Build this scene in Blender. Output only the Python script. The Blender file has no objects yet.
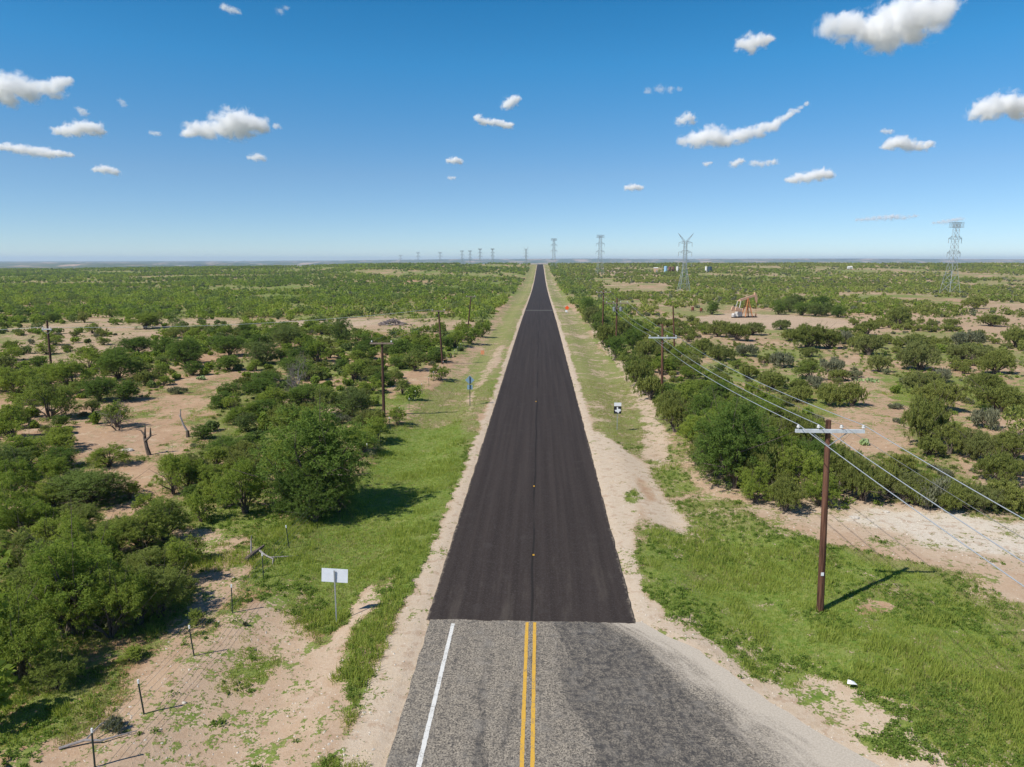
import bpy, bmesh, math, random, time
import numpy as np
from mathutils import Vector, Matrix

T0 = time.time()
S = bpy.context.scene
COL = S.collection
R = math.radians

# ------------------------------------------------------------------ camera
CAM_H = 16.0
PITCH, YAW, F = R(9.87), R(2.26), 710.0
cam = bpy.data.cameras.new("camera")
cam.sensor_width = 36.0
cam.lens = 36.0 * F / 1024.0
cam.clip_start = 0.5
cam.clip_end = 120000
camo = bpy.data.objects.new("camera", cam)
COL.objects.link(camo)
camo.location = (0, 0, CAM_H)
camo.rotation_euler = (R(90) - PITCH, 0, YAW)
S.camera = camo
SP, CP, SY, CY = math.sin(PITCH), math.cos(PITCH), math.sin(YAW), math.cos(YAW)

# ------------------------------------------------------------------ noise
def _hash(ix, iy, seed):
    n = (ix.astype(np.int64) * 374761393 + iy.astype(np.int64) * 668265263 + seed * 1274126177) & 0x7fffffff
    n = ((n ^ (n >> 13)) * 1103515245 + 12345) & 0x7fffffff
    n = ((n ^ (n >> 15)) * 48271) & 0x7fffffff
    return (n & 0xffffff) / float(0xffffff)

def vnoise(x, y, seed=0):
    x = np.asarray(x, float); y = np.asarray(y, float)
    ix = np.floor(x); iy = np.floor(y)
    fx = x - ix; fy = y - iy
    fx = fx * fx * (3 - 2 * fx); fy = fy * fy * (3 - 2 * fy)
    a = _hash(ix, iy, seed); b = _hash(ix + 1, iy, seed)
    c = _hash(ix, iy + 1, seed); d = _hash(ix + 1, iy + 1, seed)
    return (a * (1 - fx) + b * fx) * (1 - fy) + (c * (1 - fx) + d * fx) * fy

def fbm(x, y, seed=0, oct=4, gain=.5):
    s = 0; amp = 1; tot = 0
    for o in range(oct):
        s = s + amp * vnoise(x * 2 ** o + 17.3 * o, y * 2 ** o - 9.1 * o, seed + o)
        tot += amp; amp *= gain
    return s / tot          # 0..1, mean .5

def sstep(a, b, x):
    t = np.clip((np.asarray(x, float) - a) / (b - a), 0, 1)
    return t * t * (3 - 2 * t)

# ------------------------------------------------------------------ terrain
ROAD_C, ROAD_HW = -0.33, 4.65
def road_z(y):
    return np.interp(y, [-1e5, 150, 190, 240, 316, 380, 455, 520, 595, 690, 800, 900, 1000, 1100, 1160, 1240, 1400, 1800, 3000, 1e6],
                     [0, 0, -.1, -.6, -1.5, -2.0, -2.3, -2.1, -1.3, .3, 2.5, 4.6, 6.8, 8.2, 8.7, 8.6, 7, -5, -38, -38])

def pave_right(y):        # right edge of the old pavement and its flare to the side road
    return np.interp(y, [-50, 10, 18, 20.7, 21.5, 24.2, 27.5, 29.8, 31], [30, 20, 13.5, 11.0, 10.4, 8.6, 6.75, 4.5, 4.3])

def zf(x, y):
    x = np.asarray(x, float); y = np.asarray(y, float)
    z = road_z(y)
    # plateau rim: the land on the left lies lower than the road crest
    d = np.hypot(x, y)
    k = sstep(500, 1150, y)
    lat = np.interp(x / np.maximum(y, 1), [-.9, -.75, -.4, -.2, 0, .9], [-11, -10.2, -5, -.2, 0, .6])
    z = z + k * lat * (1 - sstep(1500, 2500, y))
    # far country: a lower plain with bluffs, then a ridge on the skyline
    far = sstep(3200, 6000, y)
    ang = x / np.maximum(y, 1)
    ridge = np.interp(ang, [-.85, -.6, -.3, -.1, 0, .5, .72, .9], [-14, -10, 4, 34, 38, 36, 22, 10])
    bl = fbm(x / 700, y / 500, 31, 4)
    z = z + far * (-2 + 26 * sstep(.42, .6, bl))
    z = z + sstep(8500, 12000, y) * (ridge + 14 + 10 * (fbm(x / 1500, y / 3000, 77, 3) - .5))
    # verge shape and gentle unevenness away from the pavement
    ax = np.abs(x - ROAD_C)
    off = sstep(6.0, 12, ax)
    near = 1 - sstep(60, 300, d) * .6
    z = z - .35 * sstep(6.5, 9.5, ax) * (1 - sstep(10.5, 14, ax)) * (1 - sstep(1000, 1100, y))
    z = z + off * near * (.5 * (fbm(x / 14, y / 14, 5, 3) - .5) + .10 * (fbm(x / 1.7, y / 1.7, 9, 3) - .5))
    z = z + sstep(25, 90, ax) * (1.6 * (fbm(x / 60, y / 60, 3, 3) - .5)) * (1 - sstep(1000, 3000, y))
    return z

def pave_mask(x, y):      # 1 on pavement
    j = .12 * (vnoise(x * 1.3, y * 1.3, 61) - .5) + .10 * (vnoise(x * 4, y * 4, 62) - .5)
    l = sstep(ROAD_C - ROAD_HW - .35, ROAD_C - ROAD_HW - .05, x + j)
    e = np.where(y > 29.7, ROAD_C + ROAD_HW, pave_right(y))
    r = 1 - sstep(e + .02, e + .35, x + j)
    return l * r

def zground(x, y):
    return zf(x, y) - .07 * pave_mask(np.asarray(x, float), np.asarray(y, float)) * 1.0

def pix(px, py, z=None):
    """ground point under a picture point"""
    u = (px - 512) / F; v = (py - 383.5) / F
    h = CAM_H
    X = Y = 0
    for _ in range(30):
        zc = h / (SP + v * CP) if (SP + v * CP) > 1e-4 else 2500
        zc = min(max(zc, 5), 4000)
        Yc = zc * (CP - v * SP); Xr = u * zc
        X = Xr * CY - Yc * SY; Y = Xr * SY + Yc * CY
        h2 = CAM_H - (float(zf(X, Y)) if z is None else z)
        h = .5 * h + .5 * h2
    return X, Y

def proj(x, y, z):
    Xr = x * CY + y * SY; Yc = -x * SY + y * CY
    dz = z - CAM_H
    zc = Yc * CP - dz * SP
    up = Yc * SP + dz * CP
    return 512 + F * Xr / zc, 383.5 - F * up / zc, zc

def at_depth(px, py, Y):
    """world point seen at (px,py) on the vertical plane y = Y"""
    u = (px - 512) / F; v = (py - 383.5) / F
    dx, dyc, dz = u, CP - v * SP, -SP - v * CP
    X = dx * CY - dyc * SY; YY = dx * SY + dyc * CY
    t = Y / YY
    return X * t, Y, CAM_H + dz * t

# ------------------------------------------------------------------ materials
def mat(name):
    m = bpy.data.materials.new(name); m.use_nodes = True
    nt = m.node_tree; nt.nodes.clear()
    return m, nt, nt.nodes, nt.links

class NB:
    def __init__(s, name):
        s.m, s.nt, s.n, s.l = mat(name)
        s.out = s.n.new("ShaderNodeOutputMaterial")
    def new(s, t, **k):
        nd = s.n.new(t)
        for a, b in k.items(): setattr(nd, a, b)
        return nd
    def link(s, a, b): s.l.new(a, b)
    def setv(s, sock, v):
        if hasattr(v, "links"): s.l.new(v, sock)
        elif isinstance(v, (tuple, list)) and len(v) == 3 and sock.type == 'RGBA': sock.default_value = (*v, 1)
        else: sock.default_value = v
    def pos(s):
        return s.new("ShaderNodeNewGeometry").outputs["Position"]
    def objc(s):
        return s.new("ShaderNodeTexCoord").outputs["Object"]
    def attr(s, name):
        return s.new("ShaderNodeAttribute", attribute_name=name).outputs["Fac"]
    def noise(s, vec, scale, detail=3, rough=.55, dist=0):
        nd = s.new("ShaderNodeTexNoise")
        s.setv(nd.inputs["Vector"], vec); nd.inputs["Scale"].default_value = scale
        nd.inputs["Detail"].default_value = detail; nd.inputs["Roughness"].default_value = rough
        nd.inputs["Distortion"].default_value = dist
        return nd.outputs["Fac"]
    def math(s, op, a, b=0.0, c=None, clamp=False):
        nd = s.new("ShaderNodeMath", operation=op, use_clamp=clamp)
        s.setv(nd.inputs[0], a); s.setv(nd.inputs[1], b)
        if c is not None: s.setv(nd.inputs[2], c)
        return nd.outputs[0]
    def rng(s, v, a, b, c=0.0, d=1.0):
        nd = s.new("ShaderNodeMapRange", interpolation_type='SMOOTHSTEP')
        s.setv(nd.inputs[0], v)
        for i, q in enumerate((a, b, c, d)): s.setv(nd.inputs[1 + i], q)
        return nd.outputs[0]
    def mix(s, f, a, b):
        nd = s.new("ShaderNodeMix", data_type='RGBA')
        s.setv(nd.inputs[0], f); s.setv(nd.inputs[6], a); s.setv(nd.inputs[7], b)
        return nd.outputs[2]
    def vscale(s, vec, sc):
        nd = s.new("ShaderNodeMapping"); s.setv(nd.inputs["Vector"], vec); nd.inputs["Scale"].default_value = sc
        return nd.outputs[0]
    def bsdf(s, col, rough=.9, spec=.2, metal=0, bump=None, bd=.02, bs=.5):
        nd = s.new("ShaderNodeBsdfPrincipled")
        s.setv(nd.inputs["Base Color"], col); s.setv(nd.inputs["Roughness"], rough)
        nd.inputs["Specular IOR Level"].default_value = spec; nd.inputs["Metallic"].default_value = metal
        if bump is not None:
            b = s.new("ShaderNodeBump"); s.setv(b.inputs["Height"], bump)
            b.inputs["Distance"].default_value = bd; b.inputs["Strength"].default_value = bs
            s.link(b.outputs[0], nd.inputs["Normal"])
        s.link(nd.outputs[0], s.out.inputs[0])
        return nd

def simple(name, col, rough=.7, spec=.3, metal=0, var=.25, scale=8, alt=None, stretch=(1, 1, 1)):
    b = NB(name)
    v = b.vscale(b.objc(), stretch)
    n = b.noise(v, scale, 4, .6)
    lo = tuple(c * (1 - var) for c in col); hi = tuple(min(1, c * (1 + var)) for c in (alt or col))
    c = b.mix(b.rng(n, .3, .7), lo, hi)
    b.bsdf(c, rough, spec, metal, n, .01, .3)
    return b.m

# ---- ground
def ground_material():
    b = NB("ground_soil_and_herbs")
    p = b.pos()
    veg, lush, soil = b.attr("veg"), b.attr("lush"), b.attr("soil")
    n1 = b.noise(p, .22, 4, .6); n2 = b.noise(p, 1.6, 4, .65); n3 = b.noise(p, 9, 3, .6); n4 = b.noise(p, 38, 2, .6); n5 = b.noise(p, 4, 3, .6); n6 = b.noise(p, .55, 4, .65)
    pink = b.mix(b.rng(n1, .3, .7), (.35, .208, .118), (.43, .28, .168))
    pale = b.mix(b.rng(n2, .3, .7), (.50, .415, .31), (.62, .54, .43))
    sc = b.mix(b.math('MULTIPLY_ADD', b.math('SUBTRACT', n2, .5), .35, soil, clamp=True), pink, pale)
    sc = b.mix(b.math('MULTIPLY', b.rng(soil, .86, 1.0), .75), sc, b.mix(b.rng(n5, .35, .65), (.56, .53, .45), (.70, .67, .60)))
    sc = b.mix(b.math('MULTIPLY', b.rng(n2, .48, .64), .55), sc, (.31, .185, .105))
    sc = b.mix(b.math('MULTIPLY', b.rng(n6, .52, .66), .5), sc, (.56, .44, .31))
    peb = b.rng(n4, .52, .68)
    sc = b.mix(b.math('MULTIPLY', peb, .45), sc, (.24, .165, .11))
    sc = b.mix(b.math('MULTIPLY', b.rng(n3, .56, .72), .35), sc, (.62, .54, .43))
    dry = b.mix(b.rng(n5, .35, .65), (.31, .27, .125), (.20, .205, .075))
    lsh = b.mix(b.rng(n5, .3, .7), (.10, .17, .025), (.21, .25, .06))
    gc = b.mix(b.math('ADD', lush, b.math('MULTIPLY', b.math('SUBTRACT', n6, .5), 1.6), clamp=True), dry, lsh)
    gc = b.mix(b.math('MULTIPLY', b.rng(n3, .50, .72), .6), gc, (.065, .10, .02))
    gc = b.mix(b.math('MULTIPLY', b.rng(b.noise(p, 2.6, 4, .7), .52, .66), .45), gc, (.30, .27, .11))
    mask = b.math('ADD', veg, b.math('ADD', b.math('MULTIPLY', b.math('SUBTRACT', n3, .5), 1.7),
                  b.math('ADD', b.math('ADD', b.math('MULTIPLY', b.math('SUBTRACT', n2, .5), 1.8), b.math('MULTIPLY', b.math('SUBTRACT', n6, .5), 1.9)), b.math('MULTIPLY', b.math('SUBTRACT', n5, .5), 1.4))))
    mk = b.rng(mask, .42, .60)
    col = b.mix(mk, sc, gc)
    # far scrubland seen as mottling beyond the modelled brush
    y = b.new("ShaderNodeSeparateXYZ"); b.link(p, y.inputs[0])
    farf = b.rng(y.outputs[1], 1500, 3200)
    fn = b.noise(p, .02, 4, .7); fn2 = b.noise(b.vscale(p, (1, .35, 1)), .004, 4, .65)
    fcol = b.mix(b.rng(fn, .38, .62), (.05, .075, .028), (.11, .12, .05))
    fcol = b.mix(b.math('MULTIPLY', b.rng(b.math('ADD', fn2, b.math('MULTIPLY', soil, .3)), .56, .66), .9), fcol, (.46, .31, .22))
    col = b.mix(farf, col, fcol)
    h = b.math('ADD', b.math('MULTIPLY', n4, .25), b.math('ADD', b.math('MULTIPLY', n3, .6), b.math('MULTIPLY', mk, .5)))
    b.bsdf(col, .97, .08, 0, h, .06, .6)
    return b.m

def asphalt_new():
    b = NB("fresh_dark_asphalt")
    p = b.pos()
    st = b.noise(b.vscale(p, (2.2, .03, 1)), 1.0, 4, .6)
    n = b.noise(p, 14, 3, .8); m = b.noise(p, .8, 4, .6)
    c = b.mix(b.rng(st, .35, .68), (.030, .0232, .0205), (.044, .0345, .0305))
    c = b.mix(b.math('MULTIPLY', b.rng(n, .45, .72), .7), c, (.075, .066, .062))
    c = b.mix(b.math('MULTIPLY', b.rng(m, .55, .75), .28), c, (.07, .062, .058))
    xyz = b.new("ShaderNodeSeparateXYZ"); b.link(p, xyz.inputs[0])
    # dust carried on from the old surface by tyres
    dn = b.noise(b.vscale(p, (1.1, .12, 1)), 1.0, 4, .65)
    c = b.mix(b.math('MULTIPLY', b.math('MULTIPLY', b.rng(xyz.outputs[1], 42, 29.6), b.rng(dn, .5, .68)), .14), c, (.20, .17, .135))
    # construction joint down the middle
    j = b.math('ABSOLUTE', b.math('SUBTRACT', xyz.outputs[0], b.math('MULTIPLY_ADD', b.noise(b.vscale(p, (0, .12, 0)), 1, 1), .25, -.42)))
    jf = b.math('MULTIPLY', b.rng(j, .10, .02), b.rng(b.noise(b.vscale(p, (0, .05, 0)), 1, 1), .4, .5))
    c = b.mix(b.math('MULTIPLY', jf, .7), c, (.014, .013, .013))
    # a worn pale lap where two paving runs meet
    q = b.math('ABSOLUTE', b.math('SUBTRACT', xyz.outputs[1], 238))
    c = b.mix(b.rng(q, 2.2, .8, 0, .55), c, (.19, .19, .17))
    e = b.math('ABSOLUTE', b.math('SUBTRACT', xyz.outputs[0], ROAD_C))
    c = b.mix(b.math('MULTIPLY', b.rng(b.math('ADD', e, b.math('MULTIPLY', b.noise(p, 3, 3), .5)), 4.80, 5.02), .6), c, (.30, .25, .19))
    b.bsdf(c, .92, .12, 0, n, .01, .5)
    return b.m

def asphalt_old():
    b = NB("worn_chip_seal")
    p = b.pos()
    xyz = b.new("ShaderNodeSeparateXYZ"); b.link(p, xyz.inputs[0])
    u = b.attr("flow"); edge = b.attr("edge")
    cv = b.new("ShaderNodeCombineXYZ"); b.link(b.math('MULTIPLY', u, 1.0), cv.inputs[0]); b.link(b.math('MULTIPLY', xyz.outputs[1], .16), cv.inputs[1])
    st = b.noise(cv.outputs[0], 1.1, 5, .65, .5)
    st2 = b.noise(cv.outputs[0], 3.2, 4, .62, .4)
    n = b.noise(p, 14, 4, .85); m = b.noise(p, 1.1, 5, .65); n8 = b.noise(p, 4, 4, .7)
    c = b.mix(b.rng(n, .36, .62), (.034, .031, .028), (.40, .345, .27))
    c = b.mix(b.math('MULTIPLY', b.rng(n8, .5, .62), .55), c, (.06, .056, .053))
    dk = b.math('ADD', b.math('MULTIPLY', b.rng(b.math('ADD', st, b.attr('dark')), .44, .60), .72), b.math('MULTIPLY', b.rng(st2, .46, .62), .35))
    st3 = b.noise(cv.outputs[0], 11, 3, .6)
    dk = b.math('ADD', dk, b.math('MULTIPLY', b.math('MULTIPLY', b.rng(st3, .50, .60), b.rng(b.attr('dark'), -.04, .12)), .55), clamp=True)
    dk = b.math('MULTIPLY', dk, b.rng(n8, .3, .7, .45, 1.0))
    c = b.mix(b.math('MULTIPLY', dk, .95), c, (.045, .043, .043))
    c = b.mix(b.math('MULTIPLY', b.rng(m, .5, .75), .4), c, (.26, .24, .21))
    dust = b.math('MULTIPLY', b.rng(b.math('ADD', edge, b.math('MULTIPLY', b.math('SUBTRACT', st2, .5), 1.4)),   .05, .75), .97)
    c = b.mix(dust, c, b.mix(b.rng(n, .3, .7), (.38, .325, .26), (.52, .46, .375)))
    b.bsdf(c, .9, .25, 0, n, .012, .6)
    return b.m

def leaf_mat(name, c1, c2, trans=.3, tint_amt=.5):
    b = NB(name)
    oi = b.new("ShaderNodeObjectInfo")
    t = b.attr("tint")
    f = b.math('ADD', b.math('MULTIPLY', t, tint_amt + .2), b.math('MULTIPLY', oi.outputs["Random"], .6 - tint_amt * .2), clamp=True)
    c = b.mix(f, c1, c2)
    c = b.mix(b.math('MULTIPLY', b.rng(b.math('FRACT', b.math('MULTIPLY', oi.outputs['Random'], 7.31)), .62, 1.0), .45), c, (.20, .215, .095))
    c = b.mix(b.math('MULTIPLY', b.rng(t, .93, .97), .6), c, (.20, .17, .07))
    d = b.new("ShaderNodeBsdfDiffuse"); b.link(c, d.inputs[0])
    tr = b.new("ShaderNodeBsdfTranslucent")
    hs = b.new("ShaderNodeHueSaturation"); hs.inputs["Saturation"].default_value = 1.1; hs.inputs["Value"].default_value = 1.15
    b.link(c, hs.inputs["Color"]); b.link(hs.outputs[0], tr.inputs[0])
    mx = b.new("ShaderNodeMixShader"); mx.inputs[0].default_value = trans
    b.link(d.outputs[0], mx.inputs[1]); b.link(tr.outputs[0], mx.inputs[2])
    b.link(mx.outputs[0], b.out.inputs[0])
    return b.m

M = {}
M['ground'] = ground_material()
M['asph'] = asphalt_new(); M['old'] = asphalt_old()
def paint(name, col):
    b = NB(name); p = b.pos(); n = b.noise(p, 16, 4, .75); m = b.noise(p, 2.2, 3, .6)
    f = b.rng(b.math('ADD', n, b.math('MULTIPLY', m, .45)), .74, .90)
    c = b.mix(b.math('MULTIPLY', f, .7), col, (.17, .15, .125)); b.bsdf(c, .75, .25, 0, n, .01, .4); return b.m
M['yellow'] = simple("yellow_road_paint", (.62, .36, .045), .7, .3, var=.22, scale=14)
M['white_line'] = paint("white_road_paint", (.64, .63, .59))
M['yellow'] = paint("worn_yellow_road_paint", (.60, .35, .05))
M['mesq'] = leaf_mat("mesquite_leaves", (.14, .215, .038), (.33, .39, .080), .46)
M['mesq_dark'] = leaf_mat("dark_mesquite_leaves", (.090, .155, .036), (.19, .265, .058), .40)
M['juni'] = leaf_mat("juniper_sprays", (.13, .165, .042), (.28, .30, .080), .34)
M['sage'] = leaf_mat("grey_green_sprays", (.12, .14, .075), (.21, .21, .13), .2)
M['grass'] = leaf_mat("grass_blades", (.17, .26, .035), (.38, .42, .095), .45, .7)
M['weed'] = leaf_mat("low_weed_leaves", (.11, .19, .032), (.22, .29, .065), .45, .7)
M['dry'] = leaf_mat("dry_grass_blades", (.28, .25, .10), (.42, .36, .18), .4, .7)
M['bark'] = simple("mesquite_bark", (.12, .095, .078), .95, .1, var=.4, scale=12, stretch=(1, 1, .3))
M['deadwood'] = simple("weathered_grey_wood", (.27, .245, .235), .9, .1, var=.25, scale=9)
M['twig'] = simple("grey_purple_twigs", (.20, .165, .155), .95, .1, var=.3, scale=5)
M['pole'] = simple("creosoted_pole_wood", (.105, .050, .032), .85, .2, var=.65, scale=6, stretch=(1, 1, .08))
M['pole2'] = simple("dark_pole_wood", (.085, .045, .032), .85, .2, var=.35, scale=6, stretch=(1, 1, .08))
M['arm'] = simple("grey_crossarm", (.50, .53, .55), .6, .4, var=.12, scale=6)
M['armwood'] = simple("wooden_crossarm", (.24, .18, .14), .85, .2, var=.2, scale=6)
M['insul'] = simple("pale_insulator_glaze", (.55, .55, .53), .3, .5, var=.06)
M['steel'] = simple("galvanised_steel", (.36, .38, .39), .5, .5, .4, var=.12, scale=10)
M['tanksteel'] = simple('dull_grey_transformer_paint', (.20, .21, .21), .6, .3, var=.1)
M['lattice'] = simple("lattice_steel", (.30, .34, .36), .6, .4, .2, var=.08, scale=1)
M['wire'] = simple("aluminium_wire", (.46, .48, .50), .45, .5, .3, var=.05)
M['wiredark'] = simple("weathered_wire", (.22, .22, .21), .6, .4, .2, var=.05)
M['signback'] = simple("bare_aluminium_sign_back", (.66, .69, .74), .5, .4, var=.05, scale=3)
M['signblue'] = simple("dull_blue_grey_sign_back", (.22, .33, .42), .5, .4, var=.08, scale=3)
M['signwhite'] = simple("white_sign_sheeting", (.75, .76, .78), .5, .4, var=.03)
M['signblack'] = simple("black_sign_sheeting", (.015, .016, .02), .5, .4, var=.1)
M['orange'] = simple("orange_sign_sheeting", (.85, .11, .02), .5, .4, var=.05)
M['orange2'] = simple("faded_orange_marker", (.62, .26, .13), .6, .3, var=.08)
M['postgreen'] = simple("dark_green_steel_post", (.05, .065, .05), .7, .3, var=.2)
M['postwhite'] = simple("white_post_tip", (.7, .7, .68), .6, .3, var=.05)
M['pj_tan'] = simple("peach_machine_paint", (.58, .37, .24), .7, .3, var=.12, scale=1.5)
M['pj_rust'] = simple("rusty_orange_steel", (.38, .155, .06), .8, .3, var=.3, scale=2)
M['pj_dark'] = simple("oily_dark_steel", (.05, .04, .035), .6, .4, var=.3, scale=2)
M['pj_pale'] = simple("pale_grey_steel", (.50, .48, .45), .6, .3, var=.15, scale=2)
M['redrust'] = simple("rust_red_paint", (.17, .05, .03), .7, .3, var=.25)
M['tank_blue'] = simple("light_blue_tank_paint", (.30, .48, .66), .5, .4, var=.08)
M['tank_brown'] = simple("brown_tank_paint", (.16, .075, .05), .6, .3, var=.1)
M['tank_white'] = simple("white_tank_paint", (.72, .70, .66), .5, .4, var=.05)
M['tank_dark'] = simple("dark_blue_tank_paint", (.035, .065, .085), .5, .4, var=.1)
M['rock'] = simple("pale_limestone", (.50, .45, .38), .95, .1, var=.2, scale=6)
M['cactus'] = simple("prickly_pear_skin", (.24, .32, .13), .7, .2, var=.2, scale=5)
M['scrap'] = simple("white_plastic_scrap", (.75, .76, .76), .5, .3, var=.03)
M['tab'] = simple("yellow_marker_plastic", (.72, .42, .05), .5, .3, var=.05)

# ------------------------------------------------------------------ mesh helpers
def mesh_np(name, V, Fc, nper, mats, attrs=None, midx=None, smooth=False):
    """V (n,3), Fc flat loop indices, faces all with nper verts (int) or array of sizes"""
    me = bpy.data.meshes.new(name)
    V = np.ascontiguousarray(V, dtype=np.float32)
    Fc = np.ascontiguousarray(Fc, dtype=np.int32).ravel()
    if np.isscalar(nper):
        nf = len(Fc) // nper
        st = np.arange(nf, dtype=np.int32) * nper
    else:
        nper = np.asarray(nper, np.int32); nf = len(nper)
        st = np.concatenate([[0], np.cumsum(nper)[:-1]]).astype(np.int32)
    me.vertices.add(len(V)); me.vertices.foreach_set("co", V.ravel())
    me.loops.add(len(Fc)); me.loops.foreach_set("vertex_index", Fc)
    me.polygons.add(nf); me.polygons.foreach_set("loop_start", st)
    for m in mats: me.materials.append(m)
    if midx is not None: me.polygons.foreach_set("material_index", np.asarray(midx, np.int32))
    me.polygons.foreach_set("use_smooth", np.full(nf, smooth))
    me.update(calc_edges=True)
    for k, a in (attrs or {}).items():
        at = me.attributes.new(k, 'FLOAT', 'POINT')
        at.data.foreach_set("value", np.ascontiguousarray(a, dtype=np.float32))
    return me

class MB:
    """collects boxes, tubes and plates into one mesh"""
    def __init__(s): s.V = []; s.F = []; s.mi = []
    def add(s, vs, fs, mi=0):
        o = len(s.V); s.V += [tuple(float(c) for c in v) for v in vs]; s.F += [tuple(i + o for i in f) for f in fs]; s.mi += [mi] * len(fs)
    def box(s, c, d, rz=0, mi=0, mtx=None):
        x, y, z = [q / 2 for q in d]
        vs = [Vector((i, j, k)) for i in (-x, x) for j in (-y, y) for k in (-z, z)]
        m = mtx or Matrix.Rotation(rz, 3, 'Z')
        vs = [m @ v + Vector([float(q) for q in c]) for v in vs]
        s.add(vs, [(0, 1, 3, 2), (4, 6, 7, 5), (0, 4, 5, 1), (2, 3, 7, 6), (0, 2, 6, 4), (1, 5, 7, 3)], mi)
    def bar(s, a, b, w, h=None, mi=0):
        a, b = Vector([float(q) for q in a]), Vector([float(q) for q in b]); h = h or w
        d = b - a; L = d.length
        q = d.to_track_quat('Z', 'Y').to_matrix()
        s.box((a + b) / 2, (w, h, L), mtx=q, mi=mi)
    def tube(s, pts, rad, n=8, mi=0, cap=True):
        pts = [Vector([float(q) for q in p]) for p in pts]
        if not hasattr(rad, '__len__'): rad = [rad] * len(pts)
        rad = [float(q) for q in rad]
        rings = []; prev = None
        for i, p in enumerate(pts):
            d = (pts[min(i + 1, len(pts) - 1)] - pts[max(i - 1, 0)]).normalized()
            if prev is None:
                up = Vector((0, 0, 1)) if abs(d.z) < .9 else Vector((1, 0, 0))
                a = d.cross(up).normalized()
            else:
                a = (prev - d * prev.dot(d)).normalized()
            prev = a; b = d.cross(a)
            rings.append([p + rad[i] * (math.cos(2 * math.pi * k / n) * a + math.sin(2 * math.pi * k / n) * b) for k in range(n)])
        vs = [v for r in rings for v in r]; fs = []
        for i in range(len(pts) - 1):
            for k in range(n):
                fs.append((i * n + k, i * n + (k + 1) % n, (i + 1) * n + (k + 1) % n, (i + 1) * n + k))
        if cap:
            fs.append(tuple(range(n))[::-1]); fs.append(tuple((len(pts) - 1) * n + k for k in range(n)))
        s.add(vs, fs, mi)
    def lathe(s, c, prof, n=14, mi=0):
        s.tube([Vector(c) + Vector((0, 0, z)) for r, z in prof], [max(r, 1e-3) for r, z in prof], n, mi)
    def plate(s, pts2, th, mtx, mi=0):
        """polygon in local xz extruded along local y"""
        n = len(pts2)
        vs = [mtx @ Vector((x, -th / 2, z)) for x, z in pts2] + [mtx @ Vector((x, th / 2, z)) for x, z in pts2]
        fs = [tuple(range(n)), tuple(range(2 * n - 1, n - 1, -1))] + [(i, i + n, (i + 1) % n + n, (i + 1) % n) for i in range(n)]
        s.add(vs, fs, mi)
    def build(s, name, mats, parent=None, smooth=False, loc=None):
        me = bpy.data.meshes.new(name)
        me.from_pydata([tuple(v) for v in s.V], [], s.F)
        if not isinstance(mats, (list, tuple)): mats = [mats]
        for m in mats: me.materials.append(m)
        me.polygons.foreach_set("material_index", s.mi)
        if smooth: me.polygons.foreach_set("use_smooth", [True] * len(s.F))
        me.update()
        o = bpy.data.objects.new(name, me); COL.objects.link(o)
        if parent: o.parent = parent
        if loc is not None: o.location = loc
        return o

def tag(o, label=None, cat=None, group=None, kind=None):
    if label: o['label'] = label
    if cat: o['category'] = cat
    if group: o['group'] = group
    if kind: o['kind'] = kind
    return o

def empty(name, loc, rz=0):
    o = bpy.data.objects.new(name, None); COL.objects.link(o)
    o.location = loc; o.rotation_euler = (0, 0, rz)
    o.empty_display_size = .3
    return o

# ------------------------------------------------------------------ ground cover map
PATCH = []
def P(pts, feather, amp, w=1.0, world=False, **vals):
    q = np.array(pts if world else [pix(*p) for p in pts], float)
    PATCH.append((q, feather, amp, w, vals))

def sdist(q, x, y):
    """signed distance to polygon, negative inside"""
    d = np.full(x.shape, 1e9); ins = np.zeros(x.shape, bool)
    n = len(q)
    for i in range(n):
        ax, ay = q[i]; bx, by = q[(i + 1) % n]
        ex, ey = bx - ax, by - ay
        t = np.clip(((x - ax) * ex + (y - ay) * ey) / (ex * ex + ey * ey + 1e-9), 0, 1)
        d = np.minimum(d, np.hypot(x - ax - t * ex, y - ay - t * ey))
        c = (ay > y) != (by > y)
        with np.errstate(divide='ignore', invalid='ignore'):
            ins ^= c & (x < (bx - ax) * (y - ay) / ((by - ay) if by != ay else 1e-9) + ax)
    return np.where(ins, -d, d)

# left country
P([(0, 330), (60, 319), (200, 318), (330, 319), (450, 319), (480, 322), (440, 334), (300, 328), (180, 332), (130, 345), (75, 368), (0, 352)], 1.5, 5, veg=.32, soil=.30, lush=.3)
P([(270, 326), (300, 320), (360, 319), (400, 321), (360, 327)], 1.5, 4, veg=.25, soil=.5, lush=.2)
P([(120, 340), (250, 335), (270, 345), (150, 352)], 1.5, 4, .7, veg=.5, soil=.3, lush=.5)
P([(90, 435), (120, 405), (150, 388), (235, 366), (262, 372), (222, 398), (205, 440), (160, 470), (150, 520), (132, 542), (60, 566), (52, 540), (105, 495), (78, 470), (70, 440)], .8, 2.5, veg=.30, soil=.10, lush=.4)
P([(60, 440), (130, 424), (165, 440), (110, 462)], .8, 2, veg=.12, soil=.15)
P([(140, 402), (210, 372), (255, 380), (215, 402)], .8, 2, .6, veg=.45, soil=.1, lush=.6)
P([(165, 530), (250, 520), (245, 575), (160, 700), (100, 767), (60, 800), (-60, 800), (120, 700), (180, 600)], .8, 1.5, veg=.18, soil=.3, lush=.4)
P([(205, 500), (300, 505), (345, 535), (290, 560), (260, 545), (205, 530)], .8, 1.2, veg=.8, lush=.6)
P([(390, 400), (402, 383), (440, 392), (470, 372), (500, 358), (492, 352), (445, 362), (405, 372), (385, 380)], .6, 1.5, veg=.1, soil=.12)
P([(230, 405), (340, 395), (345, 415), (250, 425)], .8, 2, .8, veg=.2, soil=.4)
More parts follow.
